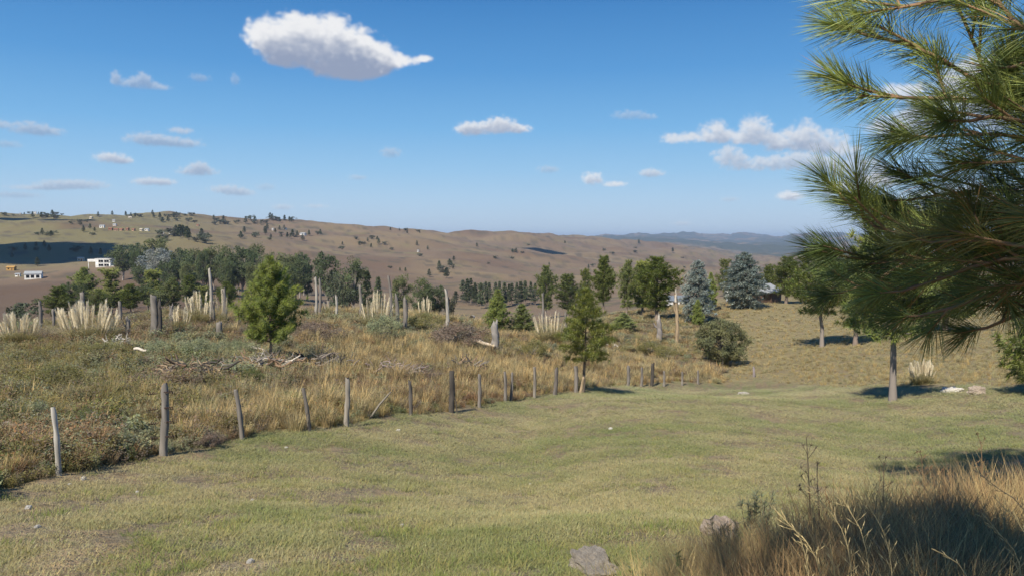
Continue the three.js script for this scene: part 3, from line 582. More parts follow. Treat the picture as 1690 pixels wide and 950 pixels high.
for (let k = 0; k < 100000; k++) {
  const az = rr(-0.66, 0.66), r = 10 * (14 ** R()), x = Math.sin(az) * r, z = -Math.cos(az) * r, end = lawnEnd(az);
  if (r < end * 1.0 || lawnAt(x, z) > 0.4) continue;
  const right = az > 0.27;
  if (right && R() < 0.3) continue;
  if (!right && R() < 0.9 * sm(fbm(x * 0.8 - 4, z * 0.8, 3), 0.05, 0.3)) continue;
  const leftish = sm(-az, 0.2, 0.42);
  const w = [lerp(0.5, 0.26, leftish), lerp(0.4, 0.75, leftish), 0.16, 0.3, 0.28, lerp(0.16, 0.3, leftish)];
  if (right) { w[0] = 1.6; w[1] = 0.5; w[3] = 0.15; w[4] = 0.12; w[2] = 0.2; }
  for (const [px, pz, r2, s] of patches) { const q = ((x - px) ** 2 + (z - pz) ** 2) / r2; if (q < 6) w[s] += 2.6 * Math.exp(-q); }
  const nz = fbm(x * 0.22, z * 0.22, 3); w[0] *= 1 + 1.6 * Math.max(0, nz); w[1] *= 1 + 2 * Math.max(0, -nz);
  let t = R() * w.reduce((a, b) => a + b, 0), s = 0; while ((t -= w[s]) > 0 && s < 5) s++;
  const near = r < end * 1.05 ? 0.7 : 1, grow = (1 + 0.9 * fbm(x * 0.55 + 7, z * 0.55, 3)) * near * (right ? 0.4 : s === 0 ? lerp(0.85, 0.65, leftish) : 0.85), big = r > 35 ? 1 + (r - 35) * 0.008 : 1, c = tint(right ? mix3(hues[s], [0.44, 0.37, 0.175], 0.72) : hues[s], rr(0.66, 1.3), rr(-0.12, 0.12));
  if (s === 0) straw.add(x, z, rr(0.7, 1.25) * big * grow, rr(0.75, 1.2) / big, c);
  else if (s === 2) sage.add(x, z, rr(0.7, 1.3) * big * grow, rr(0.7, 1.1) / big, c);
  else if (s === 3 && R() < 0.5) straw.add(x, z, rr(0.6, 1.1) * big * grow * 0.9, rr(0.6, 1.0) / big, c);
  else if (s === 3 || s === 4) stalks.add(x, z, rr(0.7, 1.25) * big * grow, rr(0.6, 1.15) / big, c);
  else if (R() < 0.55) straw.add(x, z, rr(0.6, 1.1) * big * grow * 0.85, rr(0.6, 1.0) / big, tint(mix3(c, [0.34, 0.29, 0.10], 0.45), rr(0.85, 1.15)));
  else weeds.add(x, z, rr(0.7, 1.4) * big * grow, rr(0.6, 1.2) / big, c);
}

// the bank at the viewer's feet, right: long seeding grass
const bankGrass = sow('bank_grass', 'long fine straw and rust coloured grass on the near bank', 'grass', [1, 2, 3, 4].map((k) => tuft(280 + k, 60, 0.46, 0.10, 0.0034, 0.25, 4, 0.4)));
const bankWeed = sow('bank_weeds', 'low green weeds among the long grass of the near bank', 'weeds', [1, 2].map((k) => herb(290 + k, 16, 0.22, 0.12, 18, 0.035)));
R = rngOf(320);
for (let k = 0; k < 7200; k++) {
  const az = rr(0.02, 0.78), r = 2.2 + 7.5 * R(), x = Math.sin(az) * r, z = -Math.cos(az) * r, e = bankEdge(az);
  if (r > e + 0.75 + 0.3 * n2(x * 1.4, z * 1.4) || r < 2.6) continue;
  const px = 845 + F0 * Math.tan(az), rust = sm(px, 1100, 1280) * (0.5 + 0.6 * n2(x * 1.1, z * 1.1));
  const low = lerp(0.75, 1.1, sm(px, 1100, 1500)) * (1 - 0.35 * sm(r, e - 0.3, e + 0.9));
  if (R() < lerp(0.85, 0.62, sm(px, 1250, 1450))) bankGrass.add(x, z, rr(0.7, 1.25) * low, rr(0.75, 1.15), tint(mix3([0.50, 0.39, 0.17], [0.28, 0.165, 0.07], clamp(rust + rr(-0.35, 0.35), 0, 1)), rr(0.8, 1.2)));
  else bankWeed.add(x, z, rr(0.7, 1.4), rr(0.7, 1.2), tint([0.15, 0.19, 0.05], rr(0.7, 1.3)));
}
for (const s of sets) s.done();

// ---------------------------------------------------------------- posts, stumps and dead wood
const GREY = [0.18, 0.165, 0.15], PALE = [0.34, 0.32, 0.285], DARK = [0.065, 0.058, 0.052], TAN = [0.30, 0.23, 0.15], BLEACH = [0.5, 0.46, 0.4];
function pole(len, r0, r1, col, bend = 0, tilt = [0, 0], jag = 0.5, sides = 9) {   // weathered round timber with a broken or sawn head
  const mb = new MB(), pts = [], rs = [], n = 9, ph = R() * 9;
  for (let k = 0; k <= n; k++) { const t = k / n; pts.push(V(tilt[0] * len * t + bend * len * Math.sin(t * 3), t * len - (k ? 0 : 0.18), tilt[1] * len * t + bend * 0.5 * len * Math.sin(t * 4 + 1))); rs.push(lerp(r0, r1, t) * (1 + 0.12 * n2(t * 4, ph)) * (k === n ? 0.93 : 1)); }
  mb.tube(pts, rs, col, sides, 0.28);
  const g = mb.geo(), p = g.attributes.position, top = len * 0.86;
  for (let i = 0; i < p.count; i++) { const y = p.getY(i); if (y > top) { const a = Math.atan2(p.getZ(i), p.getX(i)); p.setY(i, y + jag * r0 * 2.6 * n2(Math.cos(a) * 0.9 + ph, Math.sin(a) * 0.9) * (y - top) / (len - top)); } }
  g.computeVertexNormals(); return g;
}
const between = (b, t, col, wpx, opt = {}) => {   // from the photo columns and rows of foot and head
  const p = opt.d ? standing(b[0], opt.d) : onGround(b[0], b[1]), d = -p.z, y1 = EYE + look(t[0], t[1])[1] * d, len = Math.max(y1 - p.y, 0.3), lean = (t[0] - b[0]) / F0 * d / len, r = wpx / F0 * d / 2;
  return [p, pole(len, r * 1.06, r * 0.9, col, opt.bend ?? 0.015, [lean, rr(-0.03, 0.03)], opt.jag ?? 0.5)];
};
R = rngOf(400);
const FG = 'posts of the old fence';
const posts = [
  [[97, 784], [90, 672], [0.44, 0.42, 0.38], 8, 'thin whitish fence post nearest the left edge, leaning slightly left'],
  [[269, 751], [272, 635], GREY, 12, 'thick grey fence post with twisted wire ends on both sides'],
  [[400, 724], [390, 643], GREY, 7.5, 'grey fence post leaning left, next right of the thick wired post'],
  [[511, 711], [501, 640], [0.15, 0.135, 0.12], 6.5, 'thin grey leaning fence post, second right of the thick wired post'],
  [[571, 703], [574, 624], [0.28, 0.255, 0.22], 8, 'pale upright fence post between the leaning post and the rusty weeds'],
  [[678, 685], [676, 628], [0.11, 0.1, 0.09], 6, 'dark weathered fence post beside the rusty weeds'],
  [[745, 680], [745, 612], DARK, 9, 'thick blackened fence post below the broad grey stump'],
  [[791, 672], [791, 618], GREY, 5.5, 'slim grey post just right of the thick blackened post'],
  [[834, 664], [833, 613], GREY, 5, 'left of the two close thin posts among dry grass'],
  [[843, 663], [845, 614], GREY, 4.5, 'right of the two close thin posts among dry grass'],
  [[882, 656], [882, 606], [0.2, 0.18, 0.155], 5, 'thin post halfway between the close pair and the slender young pine'],
  [[916, 652], [918, 607], [0.14, 0.125, 0.115], 6.5, 'dark grey post left of the slender young pine'],
  [[951, 647], [950, 604], GREY, 7, 'grey post just left of the slender young pine stem'],
  [[958, 649], [963, 622], TAN, 5, 'short yellowish leaning stake at the foot of the slender young pine'],
  [[1037, 639], [1037, 604], GREY, 5, 'first grey post right of the slender young pine shadow'],
  [[1059, 638], [1059, 606], GREY, 4.5, 'second grey post right of the slender young pine shadow'],
  [[1076, 637], [1077, 599], DARK, 5.5, 'dark post, third right of the slender young pine shadow'],
  [[1096, 637], [1096, 612], GREY, 4, 'thin post right beside the dark far post'],
  [[1126, 635], [1126, 613], GREY, 3.5, 'thin far post in pale grass left of the round shrub'],
  [[1152, 633], [1152, 611], GREY, 3.5, 'thin far post in front of the round shrub'],
  [[1245, 622], [1244, 605], [0.24, 0.21, 0.22], 4, 'last thin post at the far corner of the lawn'],
];
posts.forEach(([b, t, c, w, label], k) => {
  const [p, g] = between(b, t, c, w, { jag: k % 3 ? 0.35 : 0.1 });
  const o = thing('fence_post', label, 'fence post', p, FG);
  part(o, 'post', g, M.wood);
  if (k === 1) {   // cut wire twisted into short tails at four heights
    const wire = new THREE.MeshStandardMaterial({ color: new THREE.Color().setRGB(0.06, 0.035, 0.025), roughness: 0.8 });
    for (const h of [0.36, 0.64, 0.91, 1.21]) for (const s of [-1, 1]) {
      const pts = []; for (let i = 0; i <= 30; i++) { const q = i / 30; pts.push(V(s * (0.06 + 0.17 * q), h + (0.006 + 0.022 * q) * Math.sin(q * 25) + 0.01 * s, 0.04 + (0.006 + 0.022 * q) * Math.cos(q * 25))); }
      part(o, 'wire_tail', new THREE.TubeGeometry(new THREE.CatmullRomCurve3(pts), 60, 0.009, 5), wire);
    }
  }
  if (k === 6) { const mb = new MB(); mb.tube([V(0.02, 0.75, 0.02), V(0.16, 0.42, 0.06), V(0.2, 0.02, 0.1)], [0.02, 0.022, 0.025], DARK, 6, 0.2); part(o, 'broken_rail', mb.geo(), M.wood); }
});
{ const p = onGround(610, 690), mb = new MB(); mb.tube([V(0, 0, 0), V(0.3, 0.42, 0), V(0.62, 0.78, 0.02)], [0.03, 0.028, 0.022], [0.22, 0.2, 0.17], 7, 0.2);
  single('leaning_pole', mb.geo(), M.wood, 'short grey pole leaning to the right in grass right of the pale upright post', 'pole', p); }

const SG = 'dead stumps and snags in the rough';
const snags = [
  [[255, 556], [252, 488], GREY, 12, 'tall split grey stump in the rough at the left'],
  [[210, 558], [210, 525], GREY, 7, 'short forked grey stump left of the tall split stump'],
  [[135, 540], [135, 487], GREY, 8, 'grey stump behind the top of the large pampas clump'],
  [[66, 548], [66, 499], GREY, 5, 'thin grey stem between the two left pampas clumps'],
  [[88, 545], [87, 511], GREY, 4, 'small thin stem left of the large pampas clump'],
  [[198, 535], [197, 499], GREY, 5, 'thin grey stem right behind the large pampas clump'],
  [[282, 535], [282, 503], GREY, 7, 'short blunt stump right of the tall split stump'],
  [[369, 535], [369, 478], GREY, 8, 'grey stump left of the bright young pine'],
  [[351, 535], [351, 503], GREY, 6, 'low stump just left of the grey stump by the young pine'],
  [[361, 556], [361, 533], GREY, 9, 'low blunt stump in grass below the grey stump by the young pine'],
  [[521, 520], [521, 461], PALE, 4.5, 'left of the twin pale dead stems right of the young pine'],
  [[527, 520], [528, 461], GREY, 4.5, 'right of the twin pale dead stems right of the young pine'],
  [[555, 522], [555, 488], PALE, 4, 'short pale stem right of the twin dead stems'],
  [[595, 524], [594, 473], GREY, 5, 'grey dead stem at the left of the central pampas plumes'],
  [[646, 524], [641, 456], GREY, 4.5, 'tall thin grey pole leaning left behind the central pampas plumes'],
  [[655, 545], [654, 489], GREY, 6.5, 'left of the two grey stems right of the central pampas plumes'],
  [[667, 545], [668, 490], GREY, 7.5, 'right of the two grey stems right of the central pampas plumes'],
  [[738, 542], [736, 480], PALE, 5.5, 'lone tall pale pole in open straw grass at the centre'],
  [[817, 579], [815, 533], [0.25, 0.235, 0.22], 12, 'broad grey stump below the small bushy pine'],
  [[895, 535], [895, 483], GREY, 4, 'thin grey stem under the left end of the pine grove'],
  [[933, 560], [933, 517], GREY, 4, 'thin stem right of the central white pampas plumes'],
  [[1088, 562], [1087, 527], [0.22, 0.2, 0.19], 9, 'knobbly grey snag with a white top in the meadow'],
  [[1117, 563], [1114, 487], TAN, 5.5, 'tall pale brown snag in the meadow left of the narrow blue conifer'],
  [[348, 530], [347, 446], PALE, 5, 'tall pale dead stem rising in front of the valley wood'],
];
snags.forEach(([b, t, c, w, label], k) => {
  const [p, g] = between(b, t, c, w, { jag: w > 8 ? 0.5 : 0.9, bend: 0.025 });
  const o = thing('dead_stump', label, 'stump', p, SG);
  part(o, 'stem', g, M.wood);
  const d = -p.z, len = (b[1] - t[1]) / F0 * d, r = w / F0 * d / 2;
  if (k === 0) { const q = part(o, 'splinter', pole(len * 0.86, r * 0.62, r * 0.4, DARK, 0.03, [0.02, 0], 1.6), M.wood); q.position.set(r * 1.3, -0.06, 0.05); q.scale.y = 0.98; }
  if (k === 1 || k === 21 || k === 22) { const mb = new MB(); mb.tube([V(0, len * 0.55, 0), V(-r * 1.6, len * 0.7, 0.03), V(-r * 2.1, len * 0.86, 0)], [r * 0.45, r * 0.4, r * 0.2], c, 6, 0.25); part(o, 'side_branch', mb.geo(), M.wood); }
  if (k === 21 || k === 22) { const q = part(o, 'broken_head', pole(len * 0.22, r * 0.7, r * 0.3, BLEACH, 0.02, [0, 0], 1.6), M.wood); q.position.set((t[0] - b[0]) / F0 * d * 0.9, len * 0.9, 0.02); }
});
function log(b, t, wpx, col, label, name = 'fallen_log', cat = 'log') {
  const p = onGround(b[0], b[1]), q = onGround(t[0], t[1]), v = q.clone().sub(p), r = wpx / F0 * -p.z / 2, mb = new MB();
  if (v.length() > 6) v.setLength(4);
  const pts = [], rs = []; for (let k = 0; k <= 6; k++) { const s = k / 6, x = p.x + v.x * s, z = p.z + v.z * s; pts.push(V(v.x * s, groundY(x, z) - p.y + r * 0.7 + 0.25 + 0.03 * Math.sin(k), v.z * s)); rs.push(r * lerp(1.1, 0.75, s)); }
  mb.tube(pts, rs, col, 8, 0.25); return single(name, mb.geo(), M.wood, label, cat, p);
}
log([776, 566], [816, 580], 7, [0.55, 0.47, 0.36], 'pale fallen log lying against the broad grey stump');
log([778, 526], [792, 524], 6, BLEACH, 'short pale log on the bare brown rise left of the small bushy pine');
log([405, 585], [440, 590], 7, BLEACH, 'bleached fallen log under the bright young pine');
log([222, 588], [242, 590], 5, BLEACH, 'short bleached branch lying in olive weeds below the tall split stump');
function brushPile(px, py, w, h, n, seed, cols, label) {
  R = rngOf(seed); const p = onGround(px, py), s = -p.z / F0, o = thing('brush_pile', label, 'brush pile', p, 'piles of felled branches');
  for (let k = 0; k < n; k++) {
    const mb = new MB(), x = rr(-0.5, 0.5) * w * s, y = rr(0.05, 1) * h * s * (1 - Math.abs(x) / (w * s)) + 0.16, a = rr(-1, 1) * 0.9 + (R() < 0.5 ? 0 : 3.14), l = rr(0.3, 0.75) * Math.min(w * s * 0.5, 1.6), up = rr(-0.2, 0.35), r = rr(0.012, 0.055), c = cols[Math.floor(R() * cols.length)], z = rr(-0.5, 0.5);
    const dx = Math.cos(a) * l, dz = Math.sin(a) * l * 0.6;
    const pts = [], rs = []; for (let i = 0; i <= 5; i++) { const t = i / 5; pts.push(V(x + dx * t + 0.1 * l * Math.sin(t * 5 + k), y * lerp(0.7, 1, t) + up * l * t + 0.07 * l * Math.sin(t * 7 + k * 2), z + dz * t + 0.1 * l * Math.cos(t * 6 + k))); rs.push(r * lerp(1, 0.4, t)); }
    mb.tube(pts, rs, c, 6, 0.25);
    if (R() < 0.5) mb.tube([V(x + dx * 0.4, y + up * l * 0.4 + 0.05, z + dz * 0.4), V(x + dx * 0.6, y + up * l * 0.4 + 0.25, z + dz * 0.3)], [r * 0.5, r * 0.2], c, 5);
    part(o, 'branch', mb.geo(), M.wood);
  }
  return o;
}
brushPile(195, 578, 40, 30, 16, 501, [BLEACH, PALE], 'small tangle of bleached branches left of the tall split stump');
brushPile(310, 622, 110, 24, 60, 502, [DARK, GREY, TAN, [0.2, 0.13, 0.09]], 'long low heap of dark and orange branches above the wired post');
brushPile(430, 612, 100, 24, 56, 503, [GREY, BLEACH, [0.3, 0.2, 0.13]], 'heap of grey and bleached branches below the bright young pine');
brushPile(530, 612, 84, 32, 70, 504, [DARK, [0.2, 0.17, 0.15], GREY], 'dark tangled root heap right below the bright young pine');
brushPile(775, 616, 56, 28, 46, 505, [DARK, GREY, [0.24, 0.16, 0.12]], 'dark tangle of branches above the thick blackened post');
brushPile(650, 618, 80, 16, 40, 506, [[0.3, 0.24, 0.24], GREY], 'low greyish heap of twigs above the rusty weeds');
brushPile(1010, 575, 22, 12, 8, 507, [BLEACH, GREY], 'few pale branches right of the slender young pine');

// ---------------------------------------------------------------- pampas grass
const plumeShapes = [1, 2, 3].map((k) => {
  R = rngOf(520 + k); const mb = new MB(), c = [0.82, 0.75, 0.58], lean = rr(-0.06, 0.06);
  const at = (t) => V(lean * t + 0.08 * Math.max(0, t - 0.6) ** 2 * 3, t, 0);
  mb.tube([at(0), at(0.3), at(0.6)], [0.007, 0.006, 0.005], [0.5, 0.42, 0.2], 4);
  for (let i = 0; i < 170; i++) { const t = rr(0.5, 1), f = Math.sin(Math.min(1, (t - 0.46) / 0.5) * 2.6) , p = at(t), a = R() * 6.283, l = 0.035 + 0.055 * f, c2 = tint(c, rr(0.85, 1.2)); const q = [p.x + Math.cos(a) * l, p.y + rr(0.06, 0.14), p.z + Math.sin(a) * l]; mb.tri([p.x - 0.014, p.y, p.z], [p.x + 0.014, p.y, p.z + 0.012], q, c2); }
  mb.tube([at(0.5), at(0.66), at(0.82), at(1)], [0.006, 0.018, 0.015, 0.003], c, 5);
  return mb.geo();
});
const pampasLeaf = [1, 2].map((k) => { R = rngOf(530 + k); const mb = new MB(); for (let i = 0; i < 190; i++) { const a = R() * 6.283, r = 0.16 * Math.sqrt(R()); blade(mb, Math.cos(a) * r, Math.sin(a) * r, rr(0.5, 1.05), 0.012, rr(0.05, 0.45), a + rr(-0.5, 0.5), tint(mix3([0.20, 0.21, 0.08], [0.46, 0.38, 0.17], R()), rr(0.8, 1.2)), 4, 0.7); } return mb.geo(); });
const pampas = [
  [30, 566, 34, 516, 15, 'low pampas grass clump with white plumes at the left edge'], [146, 566, 52, 498, 30, 'largest pampas grass clump, a wide fan of cream plumes at the left'],
  [326, 536, 20, 481, 9, 'pampas grass with upright plumes left of the bright young pine'], [297, 545, 15, 505, 7, 'small pampas clump slanting down left of the plumes by the young pine'],
  [367, 540, 8, 478, 4, 'few pampas plumes hugging the grey stump left of the young pine'], [622, 545, 27, 485, 12, 'pampas grass with tall white plumes in the centre left between grey stems'],
  [701, 530, 13, 489, 6, 'small pampas grass left of the lone pale pole'], [906, 566, 25, 514, 14, 'dense white pampas plumes left of the slender young pine'],
  [541, 520, 5, 489, 2, 'two pampas plumes right of the twin dead stems'], [1522, 634, 21, 594, 16, 'short rounded pampas clump at the far edge of the lawn'],
];
for (const [px, foot, half, top, n, label] of pampas) {
  R = rngOf(px + 600);
  const p = onGround(px, foot), s = -p.z / F0, H = (foot - top) * s, o = thing('pampas_grass', label, 'pampas grass', p, 'pampas grass clumps');
  for (let k = 0; k < 3; k++) { const l = part(o, 'leaf_tuft', pampasLeaf[k % 2], M.leaf, 'stuff'); l.scale.set(half * s * 1.3, H * 0.62, half * s * 1.3); l.rotation.y = k * 2; l.position.x = (k - 1) * half * s * 0.5; }
  const N = n > 4 ? Math.round(n * 2) : n;
  for (let k = 0; k < N; k++) {
    const t = n > 1 ? (k + rr(0.1, 0.9)) / N * 2 - 1 : 0, q = part(o, 'plume', plumeShapes[k % 3], M.leaf), h = H * rr(0.72, 1.05) * (1 - 0.22 * t * t);
    q.scale.set(0.72, h, 0.72); q.position.set(t * half * s * 0.62, 0, rr(-0.3, 0.3) * half * s); q.rotation.set(rr(-0.1, 0.1), R() * 6, -Math.atan2(t * half * s * 0.4, h));
    q.rotation.order = 'ZYX';
  }
}

// ---------------------------------------------------------------- single bushes in the rough
const bush = (seed, col, tall) => broadleaf({ seed, h: tall, base: 0.05, w: 0.7, stem: 0.03, bark: GREYBARK, clumps: 46, cr: 0.2, n: 120, leaf: 0.035, col });
const BK = { sage: bush(901, [0.27, 0.30, 0.165], 0.8), green: bush(902, [0.12, 0.15, 0.035], 1.0), olive: bush(903, [0.2, 0.19, 0.055], 0.9), mauve: bush(904, [0.21, 0.155, 0.115], 0.8) };
for (const [px, foot, top, half, k, label] of [[268, 590, 562, 26, 'sage', 'grey green bush just right of the tall split stump foot'], [322, 592, 558, 30, 'sage', 'widest grey green bush in the rough left of the young pine'], [352, 596, 566, 22, 'sage', 'grey green bush nearest the young pine in the sage patch'], [396, 590, 560, 22, 'sage', 'small grey green bush touching the left side of the young pine'],
  [412, 642, 606, 20, 'green', 'dark green bush in front of the heap of bleached branches'], [478, 676, 645, 26, 'green', 'dark green bush between the two leaning grey posts'], [142, 712, 676, 26, 'green', 'low dark green bush right of the thin whitish post'], [200, 748, 712, 22, 'sage', 'pale feathery bush on the fence line left of the wired post'], [52, 700, 664, 30, 'sage', 'grey bush left behind the thin whitish post'],
  [640, 562, 520, 34, 'sage', 'grey green bush below the central pampas plumes'], [700, 545, 518, 30, 'olive', 'olive bush below the small pampas grass'], [750, 572, 536, 50, 'mauve', 'wide brownish heath bush left of the broad grey stump'], [520, 560, 532, 40, 'mauve', 'brownish heath bush right of the young pine'], [882, 592, 560, 22, 'olive', 'olive bush below the dense white pampas plumes'], [1070, 585, 562, 20, 'olive', 'olive bush at the foot of the knobbly grey snag'], [1098, 594, 572, 18, 'olive', 'small olive bush left of the round shrub'],
  [690, 628, 604, 36, 'mauve', 'low purple brown bush above the rusty weeds'], [90, 640, 600, 40, 'olive', 'broad olive bush in the weeds left of centre of the left rough'], [30, 770, 730, 34, 'olive', 'olive bush at the left edge on the fence line'], [345, 738, 716, 24, 'mauve', 'dry brown bush on the fence line right of the wired post'], [170, 590, 566, 30, 'olive', 'olive bush below the largest pampas clump']]) {
  const p = onGround(px, foot), d = -p.z; plantTree('rough_bush', BK[k], p, (foot - top) / F0 * d, half / F0 * d, label, 'bushes in the rough', 'bush');
}

// ---------------------------------------------------------------- stones
const rockMap = texture(512, 31, (n, m) => { const v = 0.72 + 0.35 * n; return [v * (1 + 0.08 * m), v, v * (1 - 0.1 * m)]; });
const rockBump = texture(512, 32, (n) => { const v = 0.5 + 0.3 * n; return [v, v, v]; });
const stoneMat = (c) => new THREE.MeshStandardMaterial({ color: new THREE.Color().setRGB(...c), map: rockMap, bumpMap: rockBump, bumpScale: 0.012, roughness: 0.95 });
function rock(seed, sx, sy, sz, square = 0) {
  const g = new THREE.IcosahedronGeometry(1, 12), p = g.attributes.position, uv = new Float32Array(p.count * 2);
  for (let i = 0; i < p.count; i++) {
    let x = p.getX(i), y = p.getY(i), z = p.getZ(i);
    if (square) { const m = Math.max(Math.abs(x), Math.abs(y), Math.abs(z)), k = lerp(1, 1 / m, square); x *= k; y *= k; z *= k; }
    const k = 1 + 0.2 * n3(x * 1.1 + seed, y * 1.1, z * 1.1) + 0.1 * n3(x * 3, y * 3 + seed, z * 3) + 0.04 * n3(x * 8, y * 8, z * 8 + seed);
    p.setXYZ(i, x * k * sx, y * k * sy, z * k * sz); uv.set([x * 1.3 + y * 0.4, z * 1.3 + y], i * 2);
  }
  g.setAttribute('uv', new THREE.BufferAttribute(uv, 2)); g.computeVertexNormals(); return g;
}
const rocks = [
  [1571, 648, 0.40, 0.17, 0.24, [0.80, 0.77, 0.70], 0.7, 'white squared stone block on the lawn by the right hand shadow'],
  [1612, 650, 0.30, 0.24, 0.28, [0.48, 0.40, 0.33], 0.3, 'brown boulder beside the white block at the edge of the shadow'],
  [982, 942, 0.34, 0.085, 0.17, [0.42, 0.37, 0.30], 0.4, 'flat weathered rock at the bottom edge where lawn meets the bank'],
  [1188, 884, 0.17, 0.13, 0.16, [0.5, 0.41, 0.33], 0.3, 'grey brown rock half hidden in the bank grass'],
  [1668, 962, 0.22, 0.12, 0.2, [0.5, 0.47, 0.44], 0.2, 'pale rock in the bottom right corner'],
  [8, 722, 0.32, 0.22, 0.3, [0.4, 0.34, 0.3], 0.2, 'rounded brown rock in the weeds at the left edge'],
  [66, 728, 0.22, 0.12, 0.2, [0.42, 0.37, 0.33], 0.2, 'small flat rock in the weeds left of the thin whitish post'],
  [1228, 650, 0.3, 0.09, 0.3, [0.52, 0.48, 0.42], 0.1, 'flat pale stone in the far lawn below the round shrub'],
];
for (const [px, py, sx, sy, sz, c, sq, label] of rocks) { const p = onGround(px, py); p.y += sy * 0.35; const m = single('rock', rock(px * 0.13, sx, sy, sz, sq), stoneMat(c), label, 'rock', p); m.rotation.y = px; }
const chipMat = stoneMat([0.85, 0.83, 0.78]), chip = rock(3, 1, 0.6, 0.8, 0.2);
for (const [px, py, s, label] of [[46, 839, 0.045, 'white stone chip on the lawn at the left edge'], [137, 791, 0.05, 'white stone chip by the foot of the thin whitish post'], [114, 800, 0.03, 'small white chip below the thin whitish post'], [226, 812, 0.025, 'tiny pale chip on the lawn below the wired post'], [61, 870, 0.03, 'pale chip on bare lawn near the left edge'], [416, 826, 0.03, 'pale chip on the lawn below the leaning posts'], [657, 711, 0.06, 'white stone on the lawn below the rusty weeds'], [472, 739, 0.035, 'white chip on the lawn below the thin leaning post'], [875, 800, 0.035, 'white chip in the middle of the lawn'], [664, 868, 0.03, 'white chip on the lower middle lawn'], [413, 928, 0.035, 'pale chip on the lawn near the bottom edge'], [1008, 708, 0.06, 'pale stone on the lawn below the slender young pine']]) {
  const p = onGround(px, py); p.y += s * 0.3; const m = single('stone_chip', chip, chipMat, label, 'stone', p, 'white chips on the lawn'); m.scale.setScalar(s); m.rotation.y = px; }

// ---------------------------------------------------------------- houses
const flat = (c, rough = 0.9) => new THREE.MeshStandardMaterial({ color: new THREE.Color().setRGB(...c), roughness: rough, map: rockMap });
const HM = { white: flat([0.95, 0.95, 0.93]), cream: flat([0.75, 0.68, 0.56]), pink: flat([0.55, 0.34, 0.26]), brick: flat([0.38, 0.2, 0.14]), slate: flat([0.20, 0.24, 0.29]), tile: flat([0.36, 0.16, 0.1]), tin: flat([0.42, 0.45, 0.48]), ochre: flat([0.55, 0.33, 0.1]), glass: new THREE.MeshStandardMaterial({ color: 0x0b0d10, roughness: 0.15 }), brown: flat([0.2, 0.12, 0.08]) };
const box = (w, h, d, x, y, z) => new THREE.BoxGeometry(w, h, d).translate(x, y, z);
function gable(w, d, h, over, y) {   // ridge along x, with thickness
  const s = new THREE.Shape(); const a = d / 2 + over; s.moveTo(-a, 0); s.lineTo(0, h); s.lineTo(a, 0); s.lineTo(a, -0.15); s.lineTo(0, h - 0.2); s.lineTo(-a, -0.15); s.closePath();
  return new THREE.ExtrudeGeometry(s, { depth: w + over * 2, bevelEnabled: false }).translate(0, 0, -(w + over * 2) / 2).rotateY(Math.PI / 2).translate(0, y, 0);
}
function gableWall(w, d, h, gh) { const s = new THREE.Shape(); s.moveTo(-d / 2, -1.5); s.lineTo(d / 2, -1.5); s.lineTo(d / 2, h); s.lineTo(0, h + gh); s.lineTo(-d / 2, h); s.closePath(); return new THREE.ExtrudeGeometry(s, { depth: w, bevelEnabled: false }).translate(0, 0, -w / 2).rotateY(Math.PI / 2); }
function cottage(pos, w, d, h, wallM, roofM, turn, label, group, openings = 2) {
  const o = thing('house', label, 'house', pos, group); o.rotation.y = turn; const gh = d * 0.28;
  part(o, 'wall', gableWall(w, d, h, gh - 0.25), wallM); part(o, 'roof', gable(w, d, gh, 0.35, h), roofM);
  for (let k = 0; k < openings; k++) part(o, k === 1 ? 'door' : 'window', box(k === 1 ? 0.9 : 1.1, k === 1 ? 2 : 1, 0.12, (k - (openings - 1) / 2) * w / (openings + 0.3), k === 1 ? 1 : 1.45, d / 2 + 0.02), k === 1 ? HM.brown : HM.glass);
  return o;
}
{ // white two-storey house across the valley
  const p = onGround(163, 441, 400), d = -p.z, s = d / F0, o = thing('house', 'white flat roofed two storey house with four dark windows across the valley', 'house', p);
  o.rotation.y = 0.05;
  const W = 24 * s, H = 13.5 * s, D = 8;
  part(o, 'wall', box(W, H + 2, D, 0.25 * W, H / 2 - 1, -D / 2), HM.white);
  part(o, 'upper_wing', box(13 * s, 4.2 * s, 5, -0.25 * W - 6.5 * s, H - 2.4 * s, -3), HM.white);
  part(o, 'roof', box(W + 0.6, 0.4, D + 0.6, 0.25 * W, H + 0.21, -D / 2), HM.white);
  part(o, 'pillar', box(0.4, H - 4.5 * s + 2, 0.4, -0.25 * W - 12 * s, (H - 4.5 * s) / 2 - 1, -1), HM.white);
  for (const x of [0.12, 0.5]) for (const y of [0.27, 0.74]) { const w = part(o, 'window', box(0.31 * W, 0.28 * H, 0.12, x * W, y * H, 0.03), HM.glass); part(w, 'frame', box(0.12, 0.28 * H, 0.08, x * W, y * H, 0.12), HM.white); part(w, 'sill', box(0.33 * W, 0.15, 0.3, x * W, y * H - 0.14 * H - 0.08, 0.13), HM.white); }
  part(o, 'terrace_wall', box(5 * s, 2.6 * s + 1, 0.4, 0.75 * W + 2.6 * s, 1.3 * s - 0.5, -1), HM.white);
}
{ // white house with dark openings at the left
  const p = onGround(55, 459, 300), s = -p.z / F0, o = thing('house', 'white single storey house with blue grey gable roof and dark openings at the left edge', 'house', p); o.rotation.y = 0.35;
  const W = 24 * s, H = 7.5 * s, D = 7;
  part(o, 'wall', gableWall(W, D, H, D * 0.22), HM.white); part(o, 'roof', gable(W, D, D * 0.28, 0.4, H), HM.tin);
  for (const x of [-0.3, -0.02, 0.3]) part(o, x === -0.02 ? 'door' : 'window', box(W * 0.2, H * 0.62, 0.12, x * W, H * 0.42, D / 2 + 0.03), HM.glass);
}
